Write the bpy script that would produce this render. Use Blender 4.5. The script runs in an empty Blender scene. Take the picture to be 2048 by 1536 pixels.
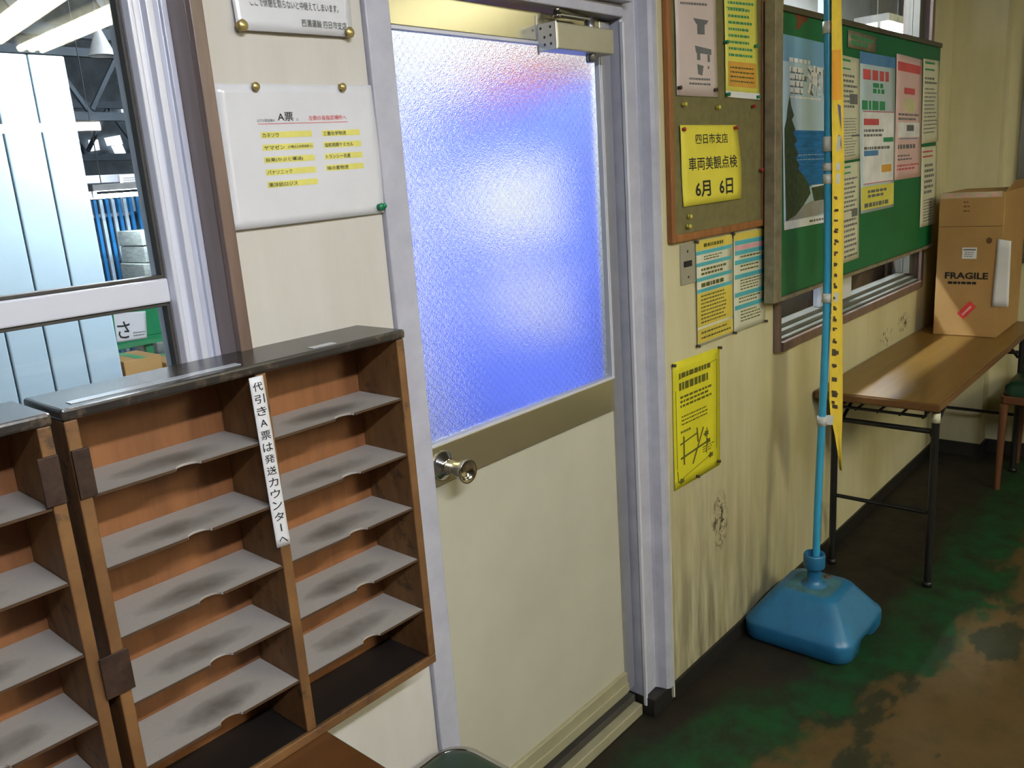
import bpy, bmesh, math, random
from mathutils import Vector
random.seed(7)
SC = bpy.context.scene
COL = SC.collection

# ---------------------------------------------------------------- camera
CAM = Vector((0.0, -1.23, 1.626))
FPX, YAW, PIT, ROL = 1670.0, 0.83642642, -0.23995614, -0.07190126
FW = Vector((math.sin(YAW)*math.cos(PIT), math.cos(YAW)*math.cos(PIT), math.sin(PIT)))
_r = Vector((math.cos(YAW), -math.sin(YAW), 0)); _u = _r.cross(FW)
RT = math.cos(ROL)*_r + math.sin(ROL)*_u
UP = -math.sin(ROL)*_r + math.cos(ROL)*_u
cd = bpy.data.cameras.new('camera'); cam = bpy.data.objects.new('camera', cd); COL.objects.link(cam)
from mathutils import Matrix
m = Matrix((RT, UP, -FW)).transposed().to_4x4(); m.translation = CAM; cam.matrix_world = m
cd.sensor_width = 36; cd.lens = FPX/2048*36; cd.clip_start = .02; cd.clip_end = 100
SC.camera = cam
SC.view_settings.view_transform = 'Standard'; SC.view_settings.look = 'None'
SC.view_settings.gamma = 1; SC.view_settings.use_curve_mapping = False
SC.view_settings.exposure = 0.0
# world: faint cool ambient
w = bpy.data.worlds.new('world'); SC.world = w; w.use_nodes = True
w.node_tree.nodes['Background'].inputs[0].default_value = (.55, .62, .75, 1)
w.node_tree.nodes['Background'].inputs[1].default_value = .03
SC.cycles.use_denoising = True
SC.cycles.max_bounces = 8; SC.cycles.transparent_max_bounces = 12
SC.cycles.caustics_reflective = False; SC.cycles.caustics_refractive = False
SC.cycles.sample_clamp_indirect = 6
# strengths of the tubes (all lamps are built below as fittings with glowing tubes)
ROOM_TUBE = 62.0; NEAR_FILL = 175.0; WARM_TUBE = 16.0; FAR_TUBE = 60.0; CORRIDOR_FILL = 390.0; PARTITION_FILL = 16.0; STORE_TUBE = 150.0

def ray(px, py): return (px-1024)/FPX*RT - (py-768)/FPX*UP + FW
def onY(px, py, Y=0.0): d = ray(px, py); return CAM + d*((Y-CAM.y)/d.y)
def onZ(px, py, Z): d = ray(px, py); return CAM + d*((Z-CAM.z)/d.z)
def onX(px, py, X): d = ray(px, py); return CAM + d*((X-CAM.x)/d.x)

# ---------------------------------------------------------------- materials
def lin(c):
    return tuple((x/12.92 if x <= .04045 else ((x+.055)/1.055)**2.4) for x in [v/255 for v in c])
class NT:
    def __init__(s, name):
        s.m = bpy.data.materials.new(name); s.m.use_nodes = True; s.t = s.m.node_tree; s.n = s.t.nodes
        s.b = s.n['Principled BSDF']
    def new(s, typ, **kw):
        n = s.n.new(typ)
        for k, v in kw.items():
            if k in ('operation', 'blend_type', 'data_type', 'wave_type', 'bands_direction', 'feature', 'gradient_type'): setattr(n, k, v)
        return n
    def link(s, a, b): s.t.links.new(a, b)
    def math(s, op, a, b=None, clamp=False):
        n = s.n.new('ShaderNodeMath'); n.operation = op; n.use_clamp = clamp
        for i, v in enumerate((a, b)):
            if v is None: continue
            if isinstance(v, (int, float)): n.inputs[i].default_value = v
            else: s.link(v, n.inputs[i])
        return n.outputs[0]
    def mix(s, f, a, b):
        n = s.n.new('ShaderNodeMix'); n.data_type = 'RGBA'
        for i, v in ((0, f), (6, a), (7, b)):
            if isinstance(v, (int, float)): n.inputs[i].default_value = v
            elif isinstance(v, tuple): n.inputs[i].default_value = (*v, 1)
            else: s.link(v, n.inputs[i])
        return n.outputs[2]
    def ramp(s, f, lo, hi):
        n = s.n.new('ShaderNodeMapRange'); s.link(f, n.inputs[0]); n.inputs[1].default_value = lo; n.inputs[2].default_value = hi
        return n.outputs[0]
    def coord(s, kind='Object', scale=(1, 1, 1)):
        if kind == 'World': o = s.n.new('ShaderNodeNewGeometry').outputs['Position']
        else: o = s.n.new('ShaderNodeTexCoord').outputs[kind]
        mp = s.n.new('ShaderNodeMapping'); mp.inputs['Scale'].default_value = scale; s.link(o, mp.inputs[0])
        return mp.outputs[0]
    def noise(s, vec, scale=5, detail=4, rough=.5):
        n = s.n.new('ShaderNodeTexNoise'); n.inputs['Scale'].default_value = scale; n.inputs['Detail'].default_value = detail
        n.inputs['Roughness'].default_value = rough; s.link(vec, n.inputs['Vector']); return n.outputs['Fac']
    def bump(s, h, strength=.1, dist=.01):
        n = s.n.new('ShaderNodeBump'); n.inputs['Strength'].default_value = strength; n.inputs['Distance'].default_value = dist
        s.link(h, n.inputs['Height']); s.link(n.outputs[0], s.b.inputs['Normal'])
    def set(s, col=None, rough=.5, metal=0, spec=.5, **kw):
        if col is not None:
            if isinstance(col, tuple): s.b.inputs['Base Color'].default_value = (*col, 1)
            else: s.link(col, s.b.inputs['Base Color'])
        if isinstance(rough, (int, float)): s.b.inputs['Roughness'].default_value = rough
        else: s.link(rough, s.b.inputs['Roughness'])
        s.b.inputs['Metallic'].default_value = metal; s.b.inputs['Specular IOR Level'].default_value = spec
        for k, v in kw.items(): s.b.inputs[k].default_value = v
        return s.m

def plain(name, rgb, rough=.5, metal=0, var=.12, scale=8, stretch=(1, 1, 1), bump=0, spec=.5, dark=None):
    t = NT(name); c = lin(rgb); v = t.coord('Object', stretch); f = t.noise(v, scale, 5, .6)
    d = lin(dark) if dark else tuple(x*(1-2*var) for x in c)
    l = c if dark else tuple(min(1, x*(1+var)) for x in c)
    col = t.mix(t.ramp(f, .3, .7), d, l)
    if bump: t.bump(f, bump, .004)
    return t.set(col, rough, metal, spec)
def emis(name, rgb, strength):
    t = NT(name); return t.set((.8, .8, .8), .5, 0, .3, **{'Emission Color': (*lin(rgb), 1), 'Emission Strength': strength})
def wood(name, a, b, scale=6, stretch=(1, 1, .08), rough=.55, wear=None):
    t = NT(name); v = t.coord('Object', stretch); f = t.noise(v, scale*4, 6, .65); g = t.noise(v, scale*.6, 3)
    col = t.mix(t.ramp(f, .3, .7), lin(a), lin(b)); col = t.mix(t.math('MULTIPLY', t.ramp(g, .4, .75), .35), col, tuple(x*.5 for x in lin(b)))
    if wear:
        h = t.noise(t.coord('Object', (1, 1, 1)), 22, 5, .7)
        col = t.mix(t.ramp(h, .56, .70), col, lin(wear))
    t.bump(f, .08, .002)
    return t.set(col, rough)

def wall_mat(name, rgb, scuffs=False):
    t = NT(name); c0 = lin(rgb)
    p = t.coord('World'); st = t.coord('World', (2.2, 2.2, .45)); fine = t.coord('World', (220, 220, 10))
    f = t.noise(st, 2.2, 6, .62); g = t.noise(p, 1.1, 4, .6); wv = t.noise(fine, 1.6, 2)
    # wallpaper left of the door, yellowed paint right of it
    sp = t.n.new('ShaderNodeSeparateXYZ'); t.link(p, sp.inputs[0]); side = t.math('GREATER_THAN', sp.outputs[0], 2.0)
    c = t.mix(side, c0, lin((214, 206, 168))); cb = t.mix(side, tuple(x*k for x, k in zip(c0, (.84, .82, .76))), lin((194, 184, 140))); cc_ = t.mix(side, tuple(x*k for x, k in zip(c0, (.72, .68, .58))), lin((176, 162, 114)))
    col = t.mix(t.ramp(f, .35, .75), c, cb)
    col = t.mix(t.math('MULTIPLY', t.ramp(g, .45, .75), .35), col, cc_)
    if scuffs:
        sx = t.n.new('ShaderNodeSeparateXYZ'); t.link(p, sx.inputs[0])
        n2 = t.noise(t.coord('World', (1, 1, .8)), 42, 5, .75)
        for (cx, cz, rx, rz, th, cc) in ((2.335, .485, .06, .12, .50, (58, 40, 24)), (4.20, .83, .10, .05, .50, (90, 82, 66)), (3.95, .80, .12, .05, .53, (96, 86, 66))):
            a = t.math('DIVIDE', t.math('SUBTRACT', sx.outputs[0], cx), rx); b = t.math('DIVIDE', t.math('SUBTRACT', sx.outputs[2], cz), rz)
            r2 = t.math('ADD', t.math('MULTIPLY', a, a), t.math('MULTIPLY', b, b))
            msk = t.math('MULTIPLY', t.ramp(r2, 1.0, .3), t.ramp(n2, th, th+.06)); col = t.mix(msk, col, lin(cc))
        # real grime streaks low beside the door, deepened to paint in light falloff
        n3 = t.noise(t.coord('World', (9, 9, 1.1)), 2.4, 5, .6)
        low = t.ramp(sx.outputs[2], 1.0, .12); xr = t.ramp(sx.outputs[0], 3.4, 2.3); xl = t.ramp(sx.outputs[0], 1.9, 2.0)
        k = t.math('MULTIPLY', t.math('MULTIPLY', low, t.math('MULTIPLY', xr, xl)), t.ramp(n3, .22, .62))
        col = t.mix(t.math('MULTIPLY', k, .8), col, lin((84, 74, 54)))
    t.bump(wv, .12, .002)
    return t.set(col, .7, 0, .3)

def floor_mat():
    t = NT('painted_concrete'); p = t.coord('World'); sx = t.n.new('ShaderNodeSeparateXYZ'); t.link(p, sx.inputs[0])
    xm = t.math('MINIMUM', sx.outputs[0], 2.85)
    d = t.math('SUBTRACT', t.math('MULTIPLY', sx.outputs[1], -1), t.math('MULTIPLY', t.math('SUBTRACT', xm, 1.8), .30))
    n1 = t.noise(t.coord('World', (1, 1.5, 1)), 3.2, 6, .62); n2 = t.noise(p, 9, 6, .65); n3 = t.noise(t.coord('World', (.8, 1.6, 1)), 2.1, 5, .6); n4 = t.noise(p, 60, 4, .6)
    dd = t.math('ADD', d, t.math('ADD', t.math('MULTIPLY', t.math('SUBTRACT', n1, .5), .42), t.math('MULTIPLY', t.math('SUBTRACT', n2, .5), .14)))
    dark = t.mix(t.ramp(n2, .35, .7), lin((34, 28, 19)), lin((20, 18, 13)))
    green = t.mix(t.ramp(n2, .38, .62), lin((12, 62, 28)), lin((26, 34, 18)))
    tan = t.mix(t.ramp(n2, .3, .7), lin((86, 66, 36)), lin((70, 57, 30)))
    tan = t.mix(t.ramp(n3, .545, .575), tan, lin((42, 42, 25)))
    col = t.mix(t.ramp(dd, .03, .12), dark, green); col = t.mix(t.ramp(dd, .30, .35), col, tan)
    spk = t.ramp(n4, .7, .76); col = t.mix(t.math('MULTIPLY', spk, .4), col, lin((130, 120, 90)))
    t.bump(n2, .15, .01)
    return t.set(col, t.math('ADD', t.math('MULTIPLY', n2, .3), .45), 0, .35)

def arch_glass(name, tint=(1, 1, 1)):
    t = NT(name); t.n.remove(t.b)
    tr = t.n.new('ShaderNodeBsdfTransparent'); tr.inputs[0].default_value = (*tint, 1)
    gl = t.n.new('ShaderNodeBsdfGlossy'); gl.inputs['Roughness'].default_value = .015
    fr = t.n.new('ShaderNodeFresnel'); fr.inputs[0].default_value = 1.5; mx = t.n.new('ShaderNodeMixShader')
    t.link(fr.outputs[0], mx.inputs[0]); t.link(tr.outputs[0], mx.inputs[1]); t.link(gl.outputs[0], mx.inputs[2])
    t.link(mx.outputs[0], t.n['Material Output'].inputs[0]); return t.m

def pattern_glass():
    t = NT('wired_patterned_glass'); o = t.coord('Object'); sx = t.n.new('ShaderNodeSeparateXYZ'); t.link(o, sx.inputs[0])
    lines = None
    for sgn in (1, -1):
        s_ = t.math('ADD', sx.outputs[0], t.math('MULTIPLY', sx.outputs[2], sgn*.95))
        fr = t.math('ABSOLUTE', t.math('SUBTRACT', t.math('FRACT', t.math('DIVIDE', s_, .021)), .5))
        l = t.math('LESS_THAN', fr, .030); lines = l if lines is None else t.math('MAXIMUM', lines, l)
    v = t.n.new('ShaderNodeTexVoronoi'); v.inputs['Scale'].default_value = 300; t.link(o, v.inputs['Vector'])
    n = t.noise(o, 120, 3); h = t.math('ADD', v.outputs['Distance'], t.math('MULTIPLY', n, .6)); t.bump(h, .26, .003)
    t.set((.95, .97, .97), .13, 0, .5, **{'Transmission Weight': 1.0, 'IOR': 1.35})
    df = t.n.new('ShaderNodeBsdfDiffuse'); df.inputs[0].default_value = (.10, .11, .13, 1); mx = t.n.new('ShaderNodeMixShader')
    t.link(t.math('MULTIPLY', lines, .22), mx.inputs[0]); t.link(t.b.outputs[0], mx.inputs[1]); t.link(df.outputs[0], mx.inputs[2])
    t.link(mx.outputs[0], t.n['Material Output'].inputs[0]); return t.m

def board_mat():
    # grey painted pigeonhole board with a dark worn smudge where papers are pulled out
    t = NT('grey_board'); g = t.coord('Generated'); sx = t.n.new('ShaderNodeSeparateXYZ'); t.link(g, sx.inputs[0])
    n = t.noise(t.coord('World', (9, 9, 9)), 1.3, 4, .6)
    a = t.math('DIVIDE', t.math('SUBTRACT', sx.outputs[0], .50), .34); b = t.math('DIVIDE', t.math('SUBTRACT', sx.outputs[1], .42), .30)
    r2 = t.math('ADD', t.math('ADD', t.math('MULTIPLY', a, a), t.math('MULTIPLY', b, b)), t.math('MULTIPLY', t.math('SUBTRACT', n, .5), 2.2))
    col = t.mix(t.math('MULTIPLY', t.ramp(r2, 1.0, -.1), .75), lin((176, 170, 162)), lin((66, 60, 52)))
    f = t.noise(t.coord('World', (60, 60, 60)), 2, 3); col = t.mix(t.math('MULTIPLY', f, .2), col, lin((120, 112, 100)))
    col = t.mix(t.math('LESS_THAN', sx.outputs[1], .014), col, lin((74, 54, 36)))
    return t.set(col, .5, 0, .4)

M = {}
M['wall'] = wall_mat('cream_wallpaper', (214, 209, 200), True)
M['wall_plain'] = wall_mat('plain_wall', (205, 200, 178))
M['ceiling'] = plain('ceiling_board', (150, 148, 140), .8)
M['wall_dim'] = plain('grey_back_wall', (112, 108, 98), .8)
M['floor'] = floor_mat()
M['base'] = plain('black_baseboard', (30, 28, 24), .5)
M['jamb'] = plain('lavender_paint', (196, 196, 206), .38, 0, .05, 14, dark=(176, 176, 188))
M['jambtrim'] = plain('cream_trim', (214, 208, 184), .5)
M['alu'] = plain('anodised_aluminium', (206, 206, 212), .33, .75, .05, 10)
M['alu_white'] = plain('white_aluminium', (220, 222, 232), .34, .08, .02, 4)
M['alu_warm'] = plain('champagne_aluminium', (206, 200, 172), .24, .85, .03, 4)
M['sill'] = plain('worn_sill_metal', (182, 176, 144), .42, .25, .06, 12)
M['panel'] = plain('cream_door_panel', (196, 192, 172), .45, 0, .05, 3)
M['chrome'] = plain('chrome', (200, 196, 190), .12, 1, .04)
M['steel'] = plain('grey_steel', (150, 150, 152), .3, .9, .08)
M['closer'] = plain('silver_paint', (186, 182, 164), .35, .5, .05)
M['dulltrack'] = plain('dull_track', (112, 110, 100), .5, .25, .08)
M['gasket'] = plain('dark_gasket', (62, 58, 52), .6)
M['brownframe'] = plain('brown_frame', (118, 96, 84), .4, 0, .14, 30, (1, 1, .15))
M['brownreveal'] = plain('grey_brown_frame', (142, 126, 120), .32, .35, .1, 30, (1, 1, .15))
M['glass'] = arch_glass('clear_glass', (.93, .97, .97))
M['pglass'] = pattern_glass()
M['shelfwood'] = wood('varnished_plywood', (150, 98, 56), (116, 72, 38), 5, (1, 1, .12))
M['shelfedge'] = wood('worn_wood_edge', (134, 96, 54), (94, 62, 32), 8, (.3, 1, .3), .6, wear=(52, 40, 30))
M['shelftop'] = wood('black_stained_top', (58, 54, 50), (44, 40, 37), 6, (.2, 1, 1), .26, wear=(92, 80, 66))
M['shelfblack'] = plain('black_stained_board', (34, 29, 26), .4)
M['board'] = board_mat()
M['plate'] = plain('rusty_plate', (70, 52, 42), .5, .4, .3, 40)
M['tape'] = plain('clear_tape', (196, 200, 204), .12, 0, .04)
M['ink'] = plain('black_ink', (28, 28, 30), .6)
M['inkgrey'] = plain('grey_ink', (110, 112, 110), .6)
M['inkred'] = plain('red_ink', (214, 92, 92), .6)
M['inkgreen'] = plain('green_ink', (60, 150, 98), .6)
M['inkorange'] = plain('orange_ink', (226, 168, 70), .6)
M['inkgold'] = plain('gold_ink', (222, 200, 84), .6)
M['inkblue'] = plain('blue_ink', (90, 140, 190), .6)
M['inkpink'] = plain('pink_ink', (226, 168, 168), .6)
M['inkteal'] = plain('teal_ink', (84, 176, 182), .6)
M['inkwhite'] = plain('white_ink', (246, 246, 242), .6)
M['inkcream'] = plain('cream_ink', (222, 214, 168), .6)
M['inkviolet'] = plain('violet_ink', (96, 92, 150), .6)
M['mapink'] = plain('olive_ink', (92, 90, 26), .6)
M['highlight'] = plain('yellow_highlight', (232, 224, 116), .6)
M['paper'] = plain('white_paper', (226, 226, 228), .4, 0, .03)
M['laminate'] = plain('laminated_paper', (224, 224, 226), .18, 0, .03, spec=.6)
M['pinkpaper'] = plain('pale_pink_paper', (216, 198, 190), .5, 0, .03)
M['lemon'] = plain('lemon_paper', (230, 222, 96), .5, 0, .05)
M['yellow'] = plain('yellow_paper', (236, 222, 74), .5, 0, .05)
M['notice'] = plain('bright_yellow_paper', (226, 216, 44), .45, 0, .06)
M['creampaper'] = plain('cream_paper', (222, 220, 190), .45, 0, .04)
M['bluepaper'] = plain('pale_blue_paper', (192, 212, 216), .45, 0, .04)
M['pinkposter'] = plain('rose_paper', (232, 196, 190), .45, 0, .04)
M['felt'] = plain('olive_felt', (116, 108, 66), .95, 0, .10, 30, bump=.2)
M['corkwood'] = wood('orange_brown_wood', (168, 112, 60), (124, 78, 38), 8, (1, 1, .1))
M['darkcup'] = plain('dark_brown_laminate', (58, 48, 42), .5)
M['pinred'] = plain('red_plastic', (160, 40, 36), .3); M['pingreen'] = plain('green_plastic', (22, 122, 82), .3)
M['pinyellow'] = plain('yellow_plastic', (214, 200, 80), .3); M['pinbrass'] = plain('brass', (190, 170, 110), .3, .6)
M['pindark'] = plain('dark_pin', (74, 62, 50), .4)
M['greenboard'] = plain('green_board', (14, 104, 56), .5, 0, .08)
M['greyframe'] = plain('weathered_metal', (150, 138, 112), .45, .3, .18, 24)
M['darkframe'] = plain('dark_board_frame', (84, 78, 56), .5, 0, .15)
M['rust'] = plain('rust', (112, 62, 34), .8, 0, .3, 40)
M['sky'] = plain('poster_sky', (190, 214, 226), .35, 0, .03); M['sea'] = plain('poster_sea', (44, 122, 186), .35, 0, .25, 40, (.3, 1, 3))
M['tree'] = plain('poster_tree', (74, 90, 58), .35, 0, .35, 60); M['road'] = plain('poster_road', (168, 168, 160), .35)
M['skytop'] = plain('poster_deep_sky', (128, 178, 216), .35, 0, .04)
M['bluetank'] = plain('blue_polyethylene', (40, 112, 158), .36, 0, .10, 10, dark=(34, 94, 132))
M['bluepole'] = plain('blue_pole', (60, 160, 200), .3, 0, .06)
M['tankdirt'] = plain('tank_dirt', (66, 112, 122), .7, 0, .2, 30)
M['clip'] = plain('white_clip', (206, 208, 204), .45)
M['banner'] = plain('yellow_cloth', (240, 208, 70), .75, 0, .05, 20)
M['bannerorange'] = plain('orange_cloth', (240, 172, 56), .75, 0, .05)
M['tabletop'] = wood('teak_laminate', (132, 100, 46), (110, 82, 36), 4, (.15, 1.6, 1), .35)
M['tableedge'] = wood('table_edging', (112, 76, 38), (90, 58, 28), 4, (.2, 1, 1), .45)
M['blackmetal'] = plain('black_metal', (34, 33, 32), .4, .3)
M['card'] = plain('cardboard', (176, 138, 84), .75, 0, .06, 5, dark=(162, 126, 74))
M['packtape'] = plain('packing_tape', (206, 186, 160), .2)
M['redlabel'] = plain('red_label', (214, 62, 62), .45)
M['chairwood'] = wood('chair_wood', (112, 66, 36), (86, 50, 26), 6)
M['greenvinyl'] = plain('dark_green_vinyl', (28, 56, 42), .38)
M['partition'] = plain('pale_steel_panel', (122, 138, 146), .4, .1, .03)
M['blue'] = plain('blue_sheet', (106, 128, 244), .45, 0, .06, 4)
M['red'] = plain('red_box', (196, 84, 76), .5)
M['bluegrey'] = plain('pale_lavender_patch', (178, 182, 222), .5, 0, .03)
M['rackblue'] = plain('blue_rack', (40, 130, 196), .4); M['rackpale'] = plain('pale_blue_rack', (196, 218, 232), .4); M['darkmetal'] = plain('dark_roof_steel', (92, 104, 114), .6)
M['wrap'] = plain('wrapped_goods', (176, 186, 180), .35, 0, .2, 14, (1, 1, 5)); M['greencart'] = plain('green_steel', (30, 132, 84), .4)
M['palewall'] = plain('white_wall', (226, 226, 222), .7, 0, .03); M['warehouse'] = plain('warehouse_wall', (128, 138, 146), .8, 0, .25, 3)
M['warewood'] = wood('pallet_wood', (170, 136, 96), (140, 108, 72), 6)
M['tube_room'] = emis('fluorescent_tube', (252, 247, 212), ROOM_TUBE)
M['fill_near'] = emis('near_fill_tube', (240, 244, 255), NEAR_FILL)
M['tube_warm'] = emis('warm_fluorescent_tube', (253, 248, 214), WARM_TUBE)
M['fill_par'] = emis('partition_fill_tube', (244, 248, 255), PARTITION_FILL)
M['tube_far'] = emis('far_fluorescent_tube', (255, 250, 236), FAR_TUBE)
M['fill_cor'] = emis('corridor_fill_tube', (240, 246, 255), CORRIDOR_FILL)
M['tube_store'] = emis('store_tube', (236, 244, 255), STORE_TUBE)
M['skylight'] = emis('roof_light', (230, 240, 250), 1.6)
M['lampbody'] = plain('lamp_housing', (226, 226, 224), .4)

# ---------------------------------------------------------------- mesh helpers
class MB:
    def __init__(s): s.v = []; s.f = []; s.sm = []
    def add(s, vs, fs, smooth=False):
        o = len(s.v); s.v += [Vector(p) for p in vs]
        for f in fs: s.f.append([o+i for i in f]); s.sm.append(smooth)
        return s
    def box(s, x0, x1, y0, y1, z0, z1):
        x0, x1 = sorted((x0, x1)); y0, y1 = sorted((y0, y1)); z0, z1 = sorted((z0, z1))
        return s.add([(x0,y0,z0),(x1,y0,z0),(x1,y1,z0),(x0,y1,z0),(x0,y0,z1),(x1,y0,z1),(x1,y1,z1),(x0,y1,z1)],
                     [(0,3,2,1),(4,5,6,7),(0,1,5,4),(1,2,6,5),(2,3,7,6),(3,0,4,7)])
    def bar(s, a, b, w, h, up=(0, 0, 1)):
        a, b = Vector(a), Vector(b); d = (b-a).normalized(); u = Vector(up)
        if abs(d.dot(u)) > .98: u = Vector((0, 1, 0))
        x = d.cross(u).normalized()*(w/2); y = x.cross(d).normalized()*(h/2)
        vs = [p+i*x+j*y for p in (a, b) for i, j in ((-1,-1),(1,-1),(1,1),(-1,1))]
        return s.add(vs, [(0,1,2,3),(7,6,5,4),(0,4,5,1),(1,5,6,2),(2,6,7,3),(3,7,4,0)])
    def tube(s, pts, r, n=14, cap=True):
        pts = [Vector(p) for p in pts]; rs = r if isinstance(r, (list, tuple)) else [r]*len(pts); rings = []
        ref = None
        for i, p in enumerate(pts):
            d = (pts[min(i+1, len(pts)-1)]-pts[max(i-1, 0)]).normalized()
            if ref is None: ref = d.orthogonal().normalized()
            x = (ref-d*ref.dot(d)).normalized(); ref = x; y = d.cross(x)
            rings.append([p+rs[i]*(math.cos(2*math.pi*k/n)*x+math.sin(2*math.pi*k/n)*y) for k in range(n)])
        vs = [q for rg in rings for q in rg]; fs = []
        for i in range(len(pts)-1):
            for k in range(n): fs.append((i*n+k, i*n+(k+1) % n, (i+1)*n+(k+1) % n, (i+1)*n+k))
        s.add(vs, fs, True)
        if cap:
            s.add(rings[0], [tuple(range(n-1, -1, -1))]); s.add(rings[-1], [tuple(range(n))])
        return s
    def lathe(s, c, axis, prof, n=28):
        c = Vector(c); d = Vector(axis).normalized(); x = d.orthogonal().normalized(); y = d.cross(x)
        vs = [c+d*h+max(r, 1e-5)*(math.cos(2*math.pi*k/n)*x+math.sin(2*math.pi*k/n)*y) for r, h in prof for k in range(n)]
        fs = [(i*n+k, i*n+(k+1) % n, (i+1)*n+(k+1) % n, (i+1)*n+k) for i in range(len(prof)-1) for k in range(n)]
        return s.add(vs, fs, True)
    def prism(s, poly, a0, a1, axis='z'):
        n = len(poly)
        def P(u, v, a): return {'z': (u, v, a), 'x': (a, u, v), 'y': (u, a, v)}[axis]
        vs = [P(u, v, a0) for u, v in poly]+[P(u, v, a1) for u, v in poly]
        fs = [tuple(range(n-1, -1, -1)), tuple(range(n, 2*n))]+[(i, (i+1) % n, n+(i+1) % n, n+i) for i in range(n)]
        return s.add(vs, fs)
    def pieces(s):
        par = list(range(len(s.v)))
        def find(i):
            while par[i] != i: par[i] = par[par[i]]; i = par[i]
            return i
        for f in s.f:
            for k in f[1:]: par[find(k)] = find(f[0])
        out = {}
        for f, sm in zip(s.f, s.sm):
            m_ = out.setdefault(find(f[0]), MB()); m_.add([s.v[i] for i in f], [tuple(range(len(f)))], sm)
        return list(out.values())
    def quad(s, a, b, c, d): return s.add([a, b, c, d], [(0, 1, 2, 3)])
    def build(s, name, mat, parent=None, bevel=0, origin=None, recalc=True, seg=2):
        me = bpy.data.meshes.new(name); o = bpy.data.objects.new(name, me); COL.objects.link(o)
        if origin is None and parent is None and s.v:
            lo = [min(p[i] for p in s.v) for i in range(3)]; hi = [max(p[i] for p in s.v) for i in range(3)]
            origin = Vector(((lo[0]+hi[0])/2, (lo[1]+hi[1])/2, lo[2]))
        org = Vector(origin) if origin is not None else wloc(parent)
        me.from_pydata([tuple(p-org) for p in s.v], [], s.f)
        for p, k in zip(me.polygons, s.sm): p.use_smooth = k
        if recalc:
            bm = bmesh.new(); bm.from_mesh(me); bmesh.ops.recalc_face_normals(bm, faces=bm.faces); bm.to_mesh(me); bm.free()
        me.materials.append(mat)
        if parent:
            o.parent = parent; o.location = org-wloc(parent); WL[o] = org
        else: o.location = org; WL[o] = org
        if bevel:
            b = o.modifiers.new('bevel', 'BEVEL'); b.width = bevel; b.segments = seg; b.limit_method = 'ANGLE'; b.angle_limit = math.radians(40)
        return o
WL = {}
def wloc(o): return WL[o] if o is not None else Vector()
def tag(o, label, cat, group=None, kind=None):
    o['label'] = label; o['category'] = cat
    if group: o['group'] = group
    if kind: o['kind'] = kind
    return o
def struct(o): o['kind'] = 'structure'; return o
def thing(name, loc, label, cat, group=None):
    o = bpy.data.objects.new(name, None); COL.objects.link(o); o.empty_display_size = .05
    o.location = loc; WL[o] = Vector(loc); return tag(o, label, cat, group)
def structure(name, loc):
    o = bpy.data.objects.new(name, None); COL.objects.link(o); o.empty_display_size = .05
    o.location = loc; WL[o] = Vector(loc); return struct(o)
def copy_tree(o, loc):
    def cp(src, par):
        c = src.copy(); COL.objects.link(c); WL[c] = WL[src]
        if par: c.parent = par
        for ch in src.children: cp(ch, c)
        return c
    r = cp(o, None); d = Vector(loc)-o.location; r.location = loc
    return r

_tc = {}
def text_mesh(s, bold=.008):
    key = (s, bold)
    if key in _tc: return _tc[key]
    c = bpy.data.curves.new('lettering', 'FONT'); c.body = s; o = bpy.data.objects.new('lettering', c); COL.objects.link(o); c.resolution_u = 2; c.offset = bold
    dg = bpy.context.evaluated_depsgraph_get(); me = bpy.data.meshes.new_from_object(o.evaluated_get(dg))
    vs = [(v.co.x, v.co.y) for v in me.vertices]; fs = [tuple(p.vertices) for p in me.polygons]
    bpy.data.objects.remove(o); bpy.data.curves.remove(c); bpy.data.meshes.remove(me)
    x0 = min(v[0] for v in vs); x1 = max(v[0] for v in vs); y0 = min(v[1] for v in vs); y1 = max(v[1] for v in vs)
    _tc[key] = ([((x-x0)/max(x1-x0, 1e-6), (y-y0)/max(y1-y0, 1e-6)) for x, y in vs], fs); return _tc[key]

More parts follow.
